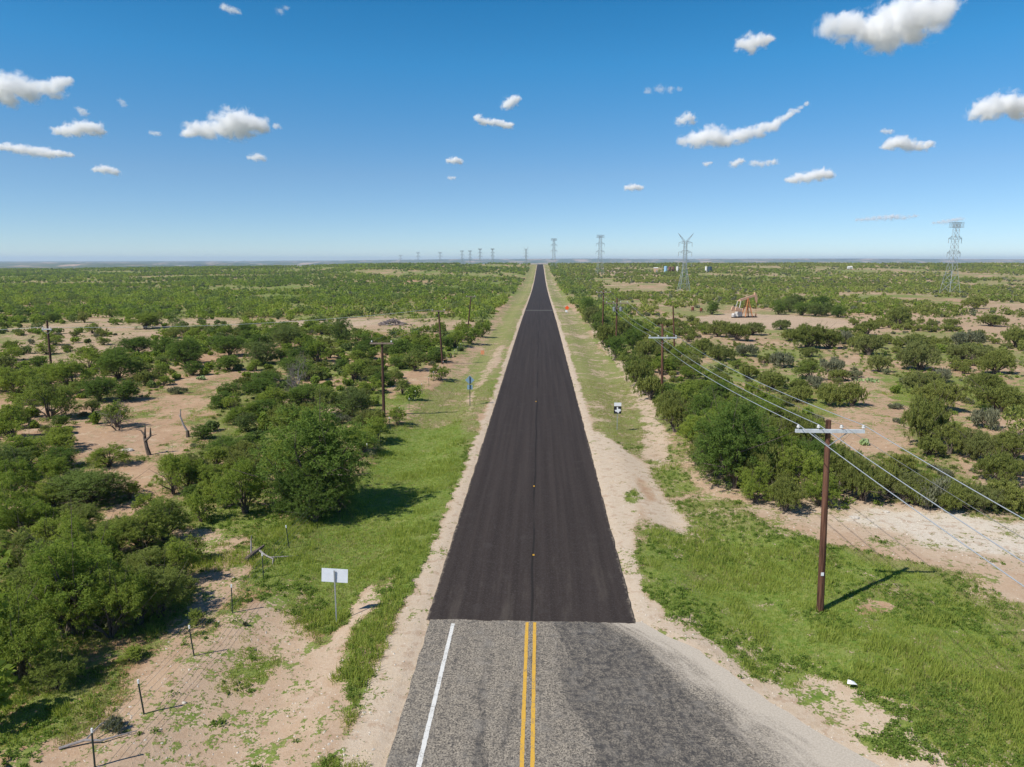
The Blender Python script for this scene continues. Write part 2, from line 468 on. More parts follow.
P([(0, 700), (90, 660), (160, 640), (120, 700), (40, 760), (0, 780)], 1, 1.5, .8, veg=.75, lush=.5)
P([(-100, 800), (-100, 440), (60, 450), (120, 520), (190, 556), (196, 600), (150, 652), (60, 732), (20, 800)], .8, 2, .8, veg=.74, lush=.6)
# left verge
P([(-13.6, 33), (-13.2, 60), (-13, 80), (-13, 1160), (-5.9, 1160), (-5.9, 60), (-6.1, 36), (-6.3, 31), (-9.0, 29.5), (-10.8, 29)], .4, .8, world=True, veg=.86, lush=.45, soil=.35)
P([(-13.6, 33), (-13.4, 50), (-13.2, 66), (-8, 70), (-6.2, 55), (-6.1, 36), (-6.3, 31), (-9.0, 29.5), (-11.2, 27.5)], .5, .8, world=True, veg=1.2, lush=1.25)
P([(-14.5, 8), (-14.5, 29.5), (-12.5, 31.5), (-10.6, 30), (-9.4, 27.5), (-6.2, 27), (-6.2, 8)], .5, 1.2, world=True, veg=.15, soil=.40, lush=.6)
P([(200, 767), (300, 640), (330, 600), (300, 575), (262, 590), (240, 650), (170, 800)], .6, 1.3, .7, veg=.44, lush=.6)
P([(330, 790), (345, 700), (338, 660), (352, 610), (378, 575), (410, 545), (402, 580), (385, 640), (375, 700), (362, 745), (350, 790)], .35, .9, veg=.66, lush=.9)
P([(370, 585), (350, 608), (326, 648), (296, 690), (300, 712), (326, 708), (342, 664), (360, 622), (378, 598)], .3, 1.0, veg=.14, soil=.55)
P([(470, 412), (476, 392), (500, 362), (505, 345), (500, 345), (482, 372), (466, 400)], .3, .9, .9, veg=.2, soil=.5)
P([(-13.5, 95), (-11, 95), (-10.5, 180), (-12, 320), (-14, 320)], .6, 1.8, .75, world=True, veg=.3, soil=.2)
P([(-13.2, 78), (-13, 110), (-13, 1160), (-5.8, 1160), (-5.8, 100), (-8, 80)], 1.5, 3, .85, world=True, lush=.12)
P([(5.3, 48), (11, 52), (12.6, 80), (11, 130), (11, 1160), (5.3, 1160)], .8, 2, .0, world=True, lush=.15)
# shoulders
P([(-6.1, 10), (-6.45, 20), (-6.5, 27), (-6.25, 32), (-5.95, 45), (-5.7, 80), (-5.6, 1160), (-4, 1160), (-4, 10)], .25, .55, world=True, veg=.02, soil=.78)
P([(3, 31), (5.3, 31), (5.3, 1160), (3, 1160)], .2, .45, world=True, veg=.02, soil=.8)
# right verge
SH = [(float(pave_right(q)) + o, q) for o, qs in ((-1., np.linspace(32, 10, 12)), (1.5, np.linspace(10, 32, 12))) for q in qs]
P([(5.3, 45), (11, 50), (12.6, 80), (11, 130), (11, 1160), (5.3, 1160)], .4, .8, world=True, veg=.72, lush=.20, soil=.5)
P([(645, 560), (640, 520), (690, 498), (770, 518), (860, 560), (935, 575), (1060, 660), (1100, 800), (905, 790), (860, 745), (760, 684), (690, 640), (655, 600)], 1.5, 2.0, veg=.80, lush=.80, soil=.6)
P([(690, 560), (760, 555), (850, 600), (960, 625), (1100, 700), (1100, 800), (960, 767), (860, 690), (760, 640)], 1.3, 2.0, veg=.98, lush=.95)
P([(660, 625), (720, 660), (800, 700), (870, 767), (960, 800), (1000, 800), (860, 690), (760, 655), (680, 610)], .5, .9, .8, veg=.46, lush=.62, soil=.7)
P([(660, 500), (740, 500), (800, 520), (760, 535), (700, 520)], .5, 1, .7, veg=.62, lush=.4, soil=.6)
P([(880, 580), (950, 585), (1060, 650), (1060, 600), (960, 570)], .5, 1, .7, veg=.6, lush=.3, soil=.7)
P([(858, 604), (872, 600), (892, 602), (894, 610), (872, 617), (856, 613)], .25, .5, .9, veg=.25, soil=.0)
P(SH, .25, .8, world=True, veg=.05, soil=.75)
# side track on the right
P([(735, 506), (850, 500), (940, 506), (1100, 520), (1300, 540), (1300, 640), (1040, 610), (930, 566), (800, 524)], .6, 1.2, veg=.26, soil=.55, lush=.2)
P([(860, 504), (940, 512), (1100, 530), (1300, 560), (1300, 600), (1024, 560), (930, 545), (840, 520)], .5, 1.5, .85, veg=.16, soil=1.0)
P([(1024, 572), (940, 560), (840, 532), (760, 514), (750, 520), (840, 545), (930, 566), (1040, 604)], .4, 1.0, .7, veg=.2, soil=.3)

# caliche turnout and worn bank on the right
P([(575, 425), (604, 434), (646, 466), (664, 498), (688, 526), (682, 533), (650, 520), (640, 505), (632, 530), (636, 560), (644, 600), (665, 640), (630, 640), (600, 500)], .3, .5, veg=.03, soil=.85)
P([(634, 474), (646, 482), (657, 500), (650, 502), (640, 490)], .2, .3, .8, soil=.05)
P([(624, 494), (636, 488), (642, 500), (630, 506)], .15, .4, veg=.8, lush=.8)
P([(644, 456), (664, 470), (672, 455), (664, 430), (655, 400), (640, 378), (622, 358), (605, 335), (592, 318), (585, 318), (600, 345), (622, 372), (636, 395), (642, 420)], .3, 1.0, .9, veg=.18, soil=.62)
P([(650, 470), (672, 462), (700, 492), (668, 500)], .3, .6, veg=.85, lush=.7)
# right field
P([(690, 318), (730, 313), (790, 315), (856, 320), (852, 327), (760, 330), (700, 326)], .8, 2, veg=.05, soil=.45)
P([(850, 318), (900, 305), (1060, 303), (1100, 320), (1060, 345), (1024, 338), (930, 330), (860, 335)], 1.5, 5, veg=.18, soil=.25, lush=.3)
P([(800, 380), (850, 360), (900, 390), (905, 440), (860, 480), (800, 440), (850, 400)], 1, 3, .8, veg=.12, soil=.25)
P([(600, 268), (625, 270), (660, 276), (690, 283), (685, 285), (640, 279), (610, 273)], 3, 8, veg=.0, soil=.4)
P([(390, 268), (396, 266), (390, 265), (352, 265), (352, 267)], 5, 15, veg=.0, soil=.5)
P([(995, 268), (1024, 266), (1080, 267), (1080, 270), (1000, 270)], 6, 20, veg=.0, soil=.6)

def cover(x, y):
    x = np.asarray(x, float); y = np.asarray(y, float)
    d = np.hypot(x, y)
    left = x < -5
    n = fbm(x / 9, y / 9, 41, 4); nb = fbm(x / 45, y / 45, 43, 4)
    veg = np.where(left, .60, .50) + 2.4 * (n - .5) + 1.0 * (nb - .5)
    veg = veg + .15 * sstep(150, 320, d)
    lush = np.where(left, .50, .28) + 1.6 * (nb - .5)
    soil = np.where(left, .10, .20) + .5 * (fbm(x / 25, y / 25, 47, 3) - .5)
    for q, fe, amp, w, vals in PATCH:
        lo = q.min(0) - fe * 2 - amp; hi = q.max(0) + fe * 2 + amp
        k = np.nonzero((x > lo[0]) & (x < hi[0]) & (y > lo[1]) & (y < hi[1]))[0]
        if len(k) == 0 or w == 0: continue
        sd = sdist(q, x[k], y[k])
        sc = max(amp, .4) * 1.3
        sd = sd + amp * 1.6 * (fbm(x[k] / sc, y[k] / sc, 51, 4) - .5)
        m = w * (1 - sstep(-fe, fe, sd))
        loc = (fbm(x[k] / 2.2, y[k] / 2.2, 53, 3) - .5)
        if 'veg' in vals: veg[k] = veg[k] * (1 - m) + m * (vals['veg'] + (1.3 if .2 < vals['veg'] < .8 else .6) * loc + .5 * (n[k] - .5))
        if 'lush' in vals: lush[k] = lush[k] * (1 - m) + m * (vals['lush'] + 1.0 * (n[k] - .5))
        if 'soil' in vals: soil[k] = soil[k] * (1 - m) + m * vals['soil']
    return np.clip(veg, -.2, 1.3), np.clip(lush, 0, 1), np.clip(soil, 0, 1)

# ------------------------------------------------------------------ ground sheet
def axis(lo, hi, step, end_lo, end_hi, g=1.05):
    core = list(np.arange(lo, hi + 1e-6, step))
    s = step
    while core[-1] < end_hi: s *= g; core.append(core[-1] + s)
    s = step; pre = []
    v = lo
    while v > end_lo: s *= g; v -= s; pre.append(v)
    return np.array(pre[::-1] + core)
xs = axis(-34, 40, .25, -19000, 19000, 1.035)
ys = axis(12, 62, .25, -400, 19500, 1.026)
GX, GY = np.meshgrid(xs, ys)
gx, gy = GX.ravel(), GY.ravel()
gz = zground(gx, gy)
veg, lush, soil = cover(gx, gy)
nx, ny = len(xs), len(ys)
idx = np.arange(nx * ny).reshape(ny, nx)
quads = np.stack([idx[:-1, :-1], idx[:-1, 1:], idx[1:, 1:], idx[1:, :-1]], -1).reshape(-1)
me = mesh_np("ground", np.stack([gx, gy, gz], 1), quads, 4, [M['ground']], dict(veg=veg, lush=lush, soil=soil), smooth=True)
g = bpy.data.objects.new("ground", me); COL.objects.link(g); tag(g, kind='structure')
print("ground", nx * ny, time.time() - T0)

# ------------------------------------------------------------------ roads
def sheet(name, rows, m, lift, attrs=None, wall=.0):
    """rows: list of (y, [x...]) all the same length"""
    n = len(rows[0][1])
    X = np.array([r[1] for r in rows], float); Y = np.array([[r[0]] * n for r in rows], float)
    Z = road_z(Y) + lift
    if name == 'new_asphalt_road': Y[0] += fj(X[0])
    V = np.stack([X.ravel(), Y.ravel(), Z.ravel()], 1)
    i = np.arange(len(rows) * n).reshape(len(rows), n)
    q = np.stack([i[:-1, :-1], i[:-1, 1:], i[1:, 1:], i[1:, :-1]], -1).reshape(-1)
    o = bpy.data.objects.new(name, mesh_np(name, V, q, 4, [m], {k: f(X.ravel(), Y.ravel()) for k, f in (attrs or {}).items()}))
    COL.objects.link(o); return o

ry = list(np.arange(29.65, 180, .5)) + list(np.arange(180, 700, 5)) + list(np.arange(700, 1300, 12))
rows = []
rg = random.Random(4)
for i, y in enumerate(ry):
    jl = .05 * (float(vnoise(0.0, y * 1.7, 5)) - .5) * 2; jr = .05 * (float(vnoise(9.0, y * 1.7, 6)) - .5) * 2
    l = ROAD_C - ROAD_HW + jl; r = ROAD_C + ROAD_HW + jr
    rows.append((y, list(np.linspace(l, r, 61))))
def fj(x): return .16 * (fbm(np.asarray(x, float) * 1.3, np.asarray(x, float) * 0 + 2, 19, 3) - .5) + .07 * (vnoise(np.asarray(x, float) * 6, np.asarray(x, float) * 0, 20) - .5)
# the new course is a layer with a real front face
front = [(29.60 + .0, rows[0][1])]
o = sheet("new_asphalt_road", rows, M['asph'], .028); tag(o, kind='structure')
fm = MB()
xsf = rows[0][1]
for a, b_ in zip(xsf[:-1], xsf[1:]):
    ja, jb = float(fj(a)), float(fj(b_))
    fm.add([(a, 29.61 + ja, -.01), (b_, 29.61 + jb, -.01), (b_, 29.65 + jb, .028), (a, 29.65 + ja, .028)], [(0, 1, 2, 3)])
for s_, yy in ((0, None),):
    for k in range(len(rows) - 1):
        for side in (0, -1):
            y0, y1 = rows[k][0], rows[k + 1][0]
            x0, x1 = rows[k][1][side], rows[k + 1][1][side]
            off = -.08 if side == 0 else .08
            z0, z1 = float(road_z(y0)), float(road_z(y1))
            fm.add([(x0, y0, z0 + .028), (x0 + off, y0, z0 - .09), (x1 + off, y1, z1 - .09), (x1, y1, z1 + .028)], [(0, 1, 2, 3)])
o = fm.build("new_asphalt_edge", M['asph']); tag(o, kind='structure')

rows = []
for y in np.arange(-60, 29.9, .25):
    l = ROAD_C - ROAD_HW + .12 + .06 * (float(fbm(np.array(3.), np.array(y * 1.2), 15, 3)) - .5) * 2
    r = float(pave_right(y)) + .3 * (float(fbm(np.array(7.), np.array(y * .9), 16, 3)) - .5) * 2
    rows.append((y, list(l + (r - l) * np.linspace(0, 1, 60))))
def f_flow(x, y):
    r = pave_right(y)
    t = np.where(x < -.3, (x + .3), (x + .3) / (r + .3) * 4.9 * (1 + .0 * y))
    return t
def f_dark(x, y):       # where turning traffic has polished the binder
    r = pave_right(y)
    t = (x + .3) / (r + .3)
    return .42 * np.exp(-((t - .40) / .20) ** 2) * (t > 0) + .07 * np.exp(-((x + 2.0) / .4) ** 2) - .075
def f_edge(x, y):
    r = pave_right(y)
    return np.clip(1 - (r - x) / (1.9 + .22 * np.clip(30 - y, 0, 30)), 0, 1) * np.where(x > -3, 1, 0)
o = sheet("old_asphalt_road", rows, M['old'], .004, dict(flow=f_flow, edge=f_edge, dark=f_dark)); tag(o, kind='structure')

def stripe(name, x0, x1, y0, y1, m, seed):
    V = []; Fq = []
    yy = np.arange(y0, y1, .12)
    for i, y in enumerate(yy):
        e0 = .02 * (float(vnoise(seed * 1.0, y * 5, 8)) - .5); e1 = .02 * (float(vnoise(seed + 5.0, y * 5, 8)) - .5)
        V += [(x0 + e0, y, .009), (x1 + e1, y, .009)]
    for i in range(len(yy) - 1):
        Fq += [2 * i, 2 * i + 1, 2 * i + 3, 2 * i + 2]
    o = bpy.data.objects.new(name, mesh_np(name, np.array(V), Fq, 4, [m])); COL.objects.link(o)
    return tag(o, kind='structure')
stripe("edge_line_marking", -3.87, -3.71, -60, 29.3, M['white_line'], 1)
stripe("centre_line_marking", -.56, -.42, -60, 29.55, M['yellow'], 2)
stripe("centre_line_marking", -.22, -.08, -60, 29.55, M['yellow'], 3)
print("roads", time.time() - T0)

# ------------------------------------------------------------------ plants
def leaves(rng, C, Rad, n, lw, ll, mode, shell=.55, tint_l=None, flat=.75, up=.0):
    """n leaf quads spread through ellipsoid lobes. C (k,3), Rad (k,)"""
    k = len(C)
    w = Rad ** 2; w = w / w.sum()
    li = rng.choice(k, n, p=w)
    d = rng.normal(size=(n, 3)); d /= np.linalg.norm(d, axis=1, keepdims=True)
    rr = (shell + (1 - shell) * rng.random(n)) * (1 + .12 * rng.normal(size=n))
    inner = rng.random(n) < .18
    rr[inner] *= rng.random(inner.sum())
    off = d * (rr * Rad[li])[:, None]; off[:, 2] *= flat
    c = C[li] + off
    # small scale clumping
    cl = rng.normal(size=(max(8, n // 14), 3)) * .0
    if mode == 'mesq':
        a = rng.normal(size=(n, 3)); a[:, 2] = a[:, 2] * .45 - .25
        a += d * .5
    elif mode == 'juni':
        a = rng.normal(size=(n, 3)) * .45; a[:, 2] += 1.0; a += d * .5
    else:
        a = rng.normal(size=(n, 3)); a[:, 2] += .4
    a /= np.linalg.norm(a, axis=1, keepdims=True)
    upn = rng.normal(size=(n, 3)) * .55; upn[:, 2] += 1.0
    b = np.cross(a, upn); b /= np.linalg.norm(b, axis=1, keepdims=True) + 1e-9
    L = ll * (.6 + .8 * rng.random(n))[:, None] / 2; W = lw * (.6 + .8 * rng.random(n))[:, None] / 2
    V = np.stack([c - a * L, c + b * W, c + a * L, c - b * W], 1).reshape(-1, 3)
    lt = rng.random(k) * .55
    t = np.clip(lt[li] + .45 * rng.random(n), 0, .92)
    t = np.where(rng.random(n) < .03, 1.0, t)
    return V, np.repeat(t, 4)

def clumped(rng, C, Rad, sub, sr, flat=.85, shell=.5):
    """break big lobes into many small leaf clumps on their outside"""
    w = Rad ** 2; w = w / w.sum()
    li = rng.choice(len(C), sub, p=w)
    d = rng.normal(size=(sub, 3)); d /= np.linalg.norm(d, axis=1, keepdims=True)
    d[:, 2] = np.where(rng.random(sub) < .55, np.abs(d[:, 2]), d[:, 2])
    rr = shell + (1.32 - shell) * rng.random(sub)
    off = d * (rr * Rad[li])[:, None]; off[:, 2] *= flat
    return C[li] + off, sr * (.6 + .8 * rng.random(sub))

def wood(rng, C, Rad, H, trunks=3, base=.12, n=6, extra=2):
    mb = MB()
    bs = [Vector((rng.normal() * .12, rng.normal() * .12, -.25)) for _ in range(trunks)]
    order = np.argsort(-Rad)
    for j in order[:14]:
        b = bs[j % trunks]; c = Vector(C[j])
        m1 = b.lerp(c, .33) + Vector((rng.normal() * .12, rng.normal() * .12, H * .06)); m1.x *= .7; m1.y *= .7
        m2 = b.lerp(c, .68) + Vector((rng.normal() * .12, rng.normal() * .12, H * .05))
        mb.tube([b, m1, m2, c], [base, base * .6, base * .36, base * .12], n, cap=False)
        for _ in range(extra):
            e = c + Vector(rng.normal(size=3) * Rad[j] * .6); e.z = max(e.z, .2)
            e2 = c + (e - c) * 1.8; e2.z = max(e2.z, .25)
            mb.tube([m2, m2.lerp(e2, .5) + Vector(rng.normal(size=3) * .1), e2], [base * .25, base * .15, base * .05], 4, cap=False)
    return mb

def lobes_mesq(rng, Rr, H, k, dense):
    th = rng.random(k) * 2 * np.pi; q = np.sqrt(rng.random(k)) * (.68 if dense else .78)
    r = q * Rr
    lo = .08 if dense else .22
    top = 1 - .30 * (q / .75) ** 2
    z = H * (lo + (top - lo - .14) * rng.random(k) ** (.6 if dense else .75))
    C = np.stack([r * np.cos(th), r * np.sin(th) * .92, z], 1)
    Rad = Rr * ((.26 if dense else .18) + .18 * rng.random(k))
    return C, Rad

def lobes_juni(rng, Rr, H, k):
    th = rng.random(k) * 2 * np.pi; q = np.sqrt(rng.random(k)) * .75
    z = H * (.22 + .55 * (1 - q ** 2) * (.45 + .55 * rng.random(k)))
    C = np.stack([q * Rr * np.cos(th), q * Rr * np.sin(th), z], 1)
    Rad = Rr * (.24 + .16 * rng.random(k))
    return C, Rad

def plant_mesh(kind, seed, lod):
    """returns (crown_mesh, wood_mesh or None, joined_mesh). Built at radius 2.5 m (mesquite), 1.8 m (juniper), 1 m (sage)"""
    rng = np.random.default_rng(seed)
    if kind in ('mesq', 'dense'):
        Rr, H = (2.5, 3.6) if kind == 'mesq' else (2.5, 3.8)
        C, Rad = lobes_mesq(rng, Rr, H, 20 if kind == 'mesq' else 34, kind == 'dense')
        n, sub, sr, lw, ll = {3: (30000, 900, .21, .034, .13), 2: (10000, 420, .25, .065, .20), 1: (2600, 170, .32, .14, .34)}[lod]
        if kind == 'dense': n = int(n * 1.35); sub = int(sub * 1.5)
        c2, r2 = clumped(rng, C, Rad, sub, sr)
        V, t = leaves(rng, c2, r2, n, lw, ll, 'mesq', shell=.1, flat=.62)
        m = M['mesq'] if kind == 'mesq' else M['mesq_dark']
    elif kind == 'juni':
        Rr, H = 1.8, 2.5
        C, Rad = lobes_juni(rng, Rr, H, 17)
        n, sub, sr, lw, ll = {3: (24000, 620, .15, .035, .15), 2: (8500, 330, .18, .065, .21), 1: (2300, 150, .23, .13, .32)}[lod]
        c2, r2 = clumped(rng, C, Rad, sub, sr, flat=1.0)
        V, t = leaves(rng, c2, r2, n, lw, ll, 'juni', shell=.15, flat=1.35)
        m = M['juni']
    elif kind == 'sage':
        Rr, H = 1.0, .9
        C, Rad = lobes_juni(rng, Rr, H, 10)
        n, lw, ll = {3: (5000, .03, .13), 2: (2200, .05, .18), 1: (700, .09, .25)}[lod]
        V, t = leaves(rng, C, Rad, n, lw, ll, 'juni', shell=.3, flat=.9)
        m = M['sage']
    V[:, 2] = np.maximum(V[:, 2], .02)
    nf = len(V) // 4
    crown = mesh_np(kind + "_crown_mesh", V, np.arange(len(V)), 4, [m], dict(tint=t))
    wm = wood(rng, C, Rad, H, 1 if seed % 3 == 0 else 3, .11 if kind != 'sage' else .02, 6 if lod == 3 else 4, 3 if lod == 3 else 1)
    WV = np.array([tuple(v) for v in wm.V]); wf = [i for f in wm.F for i in f]
    woodm = mesh_np(kind + "_wood_mesh", WV, wf, 4, [M['bark']])
    join = mesh_np(kind + "_mesh", np.concatenate([V, WV]), np.concatenate([np.arange(len(V)), np.array(wf) + len(V)]), 4, [m, M['bark']],
                   dict(tint=np.concatenate([t, np.zeros(len(WV))])), midx=[0] * nf + [1] * (len(wf) // 4))
    return crown, woodm, join

def bare_mesh(seed, Rr=2.4, H=4.2, fine=True):
    rng = np.random.default_rng(seed); mb = MB()
    def grow(p, d, L, r, lev):
        pts = [p]; q = p
        for i in range(3):
            d = (d + Vector(rng.normal(size=3)) * .22).normalized(); q = q + d * L / 3; pts.append(q)
        mb.tube(pts, [r, r * .82, r * .65, r * .5], 5 if lev < 2 else 3, mi=0 if lev < 2 else 1, cap=False)
        if lev < (5 if fine else 4):
            for _ in range(3 if lev else 4):
                s = rng.integers(1, 4)
                nd = (d * .6 + Vector(rng.normal(size=3)) * .65 + Vector((0, 0, .15))).normalized()
                grow(pts[s], nd, L * (.62 + .2 * rng.random()), r * .5, lev + 1)
    for t in range(3):
        grow(Vector((rng.normal() * .1, rng.normal() * .1, -.2)), Vector((rng.normal() * .4, rng.normal() * .4, 1)).normalized(), H * .38, .085, 0)
    return mb

LODM = {}
def get(kind, lod, var):
    k = (kind, lod, var)
    if k not in LODM: LODM[k] = plant_mesh(kind, hash((kind == 'juni', kind == 'dense', kind == 'sage', lod, var)) % 9973, lod)
    return LODM[k]

# each entry: x, y, radius (m), height factor, kind
BUSH = []
def HB(px, py, w, h, kind='mesq', z=None):
    x, y = pix(px, py)
    _, _, zc = proj(x, y, float(zf(x, y)))
    rad = w * zc / F / 2 * 1.0
    # height in metres from its picture height, allowing for the downward view
    dep = math.atan2(CAM_H, y)
    hm = max(.5, (h * zc / F - rad * .35 * math.sin(dep)) / math.cos(dep))
    # the base row given is the front of the crown: its middle stands further back
    y2 = y + rad * .75
    x2 = x * y2 / y
    BUSH.append([x2, y2, rad, hm, kind, True])

for b_ in [(144, 330, 38, 17), (120, 383, 44, 34, 'dense'), (90, 372, 34, 26), (137, 356, 38, 20, 'dense'), (165, 356, 32, 20, 'dense'), (187, 370, 38, 32, 'dense'),
           (161, 382, 18, 22), (75, 396, 42, 36), (50, 424, 56, 46), (15, 446, 50, 44), (18, 404, 52, 40), (100, 404, 40, 28, 'dense'), (50, 392, 40, 30),
           (118, 430, 30, 30), (96, 425, 12, 14), (178, 395, 22, 9, 'sage'), (14, 349, 16, 9, 'juni'), (30, 345, 12, 6, 'sage'), (86, 358, 24, 14), (85, 323, 12, 12, 'juni'),
           (230, 358, 38, 24, 'dense'), (262, 366, 36, 28, 'dense'), (287, 350, 38, 24, 'dense'), (342, 347, 26, 32, 'dense'), (320, 364, 30, 24), (305, 352, 22, 20),
           (232, 413, 20, 28), (262, 402, 42, 18, 'dense'), (324, 420, 32, 36), (352, 420, 38, 36, 'dense'), (375, 382, 26, 16), (355, 380, 28, 20), (372, 395, 26, 18),
           (265, 432, 14, 20), (285, 428, 22, 22), (318, 527, 128, 112, 'dense'), (285, 500, 60, 70, 'mesq'), (378, 446, 34, 30), (398, 427, 22, 22, 'mesq'), (440, 382, 22, 18, 'mesq'),
           (402, 396, 22, 18), (414, 402, 16, 16), (394, 385, 20, 18), (201, 526, 34, 46), (246, 522, 62, 66), (190, 492, 34, 38), (216, 470, 28, 24), (360, 430, 18, 16),
           (92, 513, 78, 42, 'dense'), (28, 472, 54, 38), (62, 452, 40, 26), (16, 505, 50, 48), (52, 490, 40, 34), (176, 500, 42, 46), (130, 502, 24, 20), (165, 548, 52, 50), (118, 562, 52, 44),
           (62, 566, 64, 50), (16, 590, 64, 60), (298, 524, 56, 56, 'dense'), (338, 520, 54, 54, 'dense'), (316, 530, 50, 40, 'dense'), (152, 596, 56, 46), (192, 566, 30, 30), (100, 612, 60, 50), (185, 602, 30, 26), (78, 655, 118, 108), (26, 700, 92, 100), (142, 636, 64, 60), (-20, 660, 90, 90),
           (60, 610, 80, 60), (130, 667, 28, 15), (113, 738, 28, 12, 'sage'), (-8, 740, 60, 60), (245, 628, 8, 8, 'sage'),
           (415, 372, 30, 24), (400, 362, 30, 24, 'dense'), (455, 348, 26, 20), (470, 345, 26, 20), (482, 338, 18, 18), (430, 350, 22, 18), (462, 336, 20, 16), (487, 330, 14, 12),
           (112, 652, 70, 78), (162, 628, 60, 58), (182, 590, 48, 48), (48, 642, 84, 84), (4, 705, 70, 90), (88, 588, 70, 60), (140, 560, 56, 46), (30, 556, 70, 56), (8, 530, 60, 50), (80, 545, 50, 40), (60, 700, 50, 40), (196, 630, 22, 18),
           (-10, 610, 70, 70), (110, 470, 40, 26), (150, 520, 34, 26), (214, 505, 30, 30),
           # right bush line
           (745, 472, 60, 60, 'dense'), (780, 482, 58, 52, 'mesq'), (812, 484, 50, 50, 'dense'), (762, 432, 48, 38, 'mesq'), (792, 458, 50, 46, 'juni'), (832, 474, 40, 36, 'mesq'), (712, 482, 48, 58, 'dense'), (700, 440, 44, 44, 'dense'),
           (720, 452, 48, 46, 'mesq'), (690, 412, 34, 30, 'mesq'), (704, 402, 30, 24, 'mesq'), (740, 412, 34, 28, 'mesq'), (820, 512, 40, 36, 'mesq'), (756, 508, 44, 44, 'mesq'), (848, 478, 34, 30, 'juni'), (905, 508, 40, 34, 'juni'), (945, 514, 44, 30, 'juni'), (980, 516, 44, 28, 'juni'),
           (733, 497, 92, 92, 'dense'), (700, 462, 54, 54, 'mesq'), (676, 436, 40, 46, 'juni'), (668, 420, 30, 30, 'juni'), (768, 498, 58, 66, 'juni'), (800, 506, 62, 60, 'mesq'), (785, 516, 44, 36, 'juni'),
           (838, 500, 54, 48, 'juni'), (862, 506, 48, 46, 'juni'), (886, 502, 36, 44, 'juni'), (930, 512, 60, 36, 'sage'), (915, 510, 40, 30, 'juni'), (1000, 516, 60, 32, 'juni'), (965, 512, 44, 28, 'juni'), (1040, 520, 50, 36, 'juni'),
           (765, 450, 44, 40, 'mesq'), (725, 425, 36, 30, 'mesq'), (745, 430, 36, 34, 'mesq'), (705, 418, 30, 24, 'mesq'), (780, 428, 30, 22, 'mesq'), (812, 448, 36, 32, 'mesq'), (750, 402, 28, 20, 'mesq'), (722, 398, 26, 20, 'mesq'),
           (650, 402, 28, 28, 'juni'), (640, 388, 28, 28, 'juni'), (628, 374, 28, 28, 'mesq'), (616, 362, 26, 28, 'dense'), (607, 348, 26, 26, 'juni'), (600, 336, 24, 24, 'dense'), (594, 326, 20, 22, 'juni'), (588, 316, 18, 20, 'dense'),
           (660, 376, 24, 22, 'mesq'), (645, 362, 26, 24, 'juni'), (632, 350, 24, 22, 'dense'), (622, 338, 24, 20, 'juni'), (690, 372, 28, 18, 'juni'),
           # right field
           (899, 328, 27, 21, 'juni'), (945, 313, 13, 13, 'mesq'), (975, 309, 28, 11, 'juni'), (866, 336, 24, 16, 'juni'), (869, 357, 32, 24, 'juni'), (879, 373, 23, 20, 'juni'), (915, 352, 30, 18, 'juni'),
           (918, 372, 44, 32, 'juni'), (943, 384, 24, 22, 'sage'), (995, 376, 36, 26, 'juni'), (967, 363, 40, 20, 'juni'), (990, 327, 26, 13, 'juni'), (952, 327, 18, 9, 'juni'), (968, 347, 34, 18, 'sage'), (1016, 349, 26, 24, 'juni'),
           (920, 396, 38, 24, 'juni'), (938, 414, 50, 32, 'juni'), (978, 393, 40, 16, 'juni'), (1000, 416, 56, 32, 'juni'), (1020, 442, 40, 40, 'juni'), (922, 450, 52, 52, 'juni'), (950, 458, 36, 36, 'juni'), (972, 462, 40, 34, 'juni'), (1012, 466, 46, 34, 'juni'), (985, 432, 34, 24, 'sage'),
           (736, 342, 30, 20, 'juni'), (718, 338, 26, 18, 'juni'), (752, 336, 24, 14, 'juni'), (782, 330, 22, 10, 'juni'), (808, 350, 44, 26, 'juni'), (828, 350, 28, 22, 'juni'), (790, 342, 24, 14, 'juni'), (780, 369, 28, 20, 'sage'), (810, 358, 22, 9, 'juni'),
           (831, 373, 28, 18, 'sage'), (856, 378, 17, 9, 'sage'), (720, 362, 30, 18, 'juni'), (702, 356, 26, 18, 'juni'), (745, 358, 26, 14, 'sage'), (772, 392, 34, 22, 'juni'), (748, 380, 24, 16, 'juni'), (800, 404, 30, 18, 'juni'), (828, 408, 30, 24, 'juni'), (852, 408, 28, 26, 'juni'), (815, 388, 22, 14, 'sage'),
           (895, 394, 10, 9, 'mesq'), (896, 410, 18, 6, 'sage'), (898, 424, 14, 6, 'sage'), (905, 385, 14, 8, 'sage'), (845, 345, 22, 20, 'sage'),
           (778, 315, 18, 15, 'dense'), (790, 313, 20, 15, 'dense'), (802, 316, 20, 15, 'dense'), (815, 317, 20, 14, 'dense'), (826, 316, 18, 14, 'dense'), (838, 318, 18, 13, 'dense'), (795, 307, 24, 10, 'dense'), (820, 308, 24, 10, 'dense'),
           (712, 315, 18, 14, 'dense'), (765, 310, 16, 14, 'dense'), (668, 354, 12, 12, 'juni'), (656, 344, 18, 12, 'juni')]:
    HB(*b_)
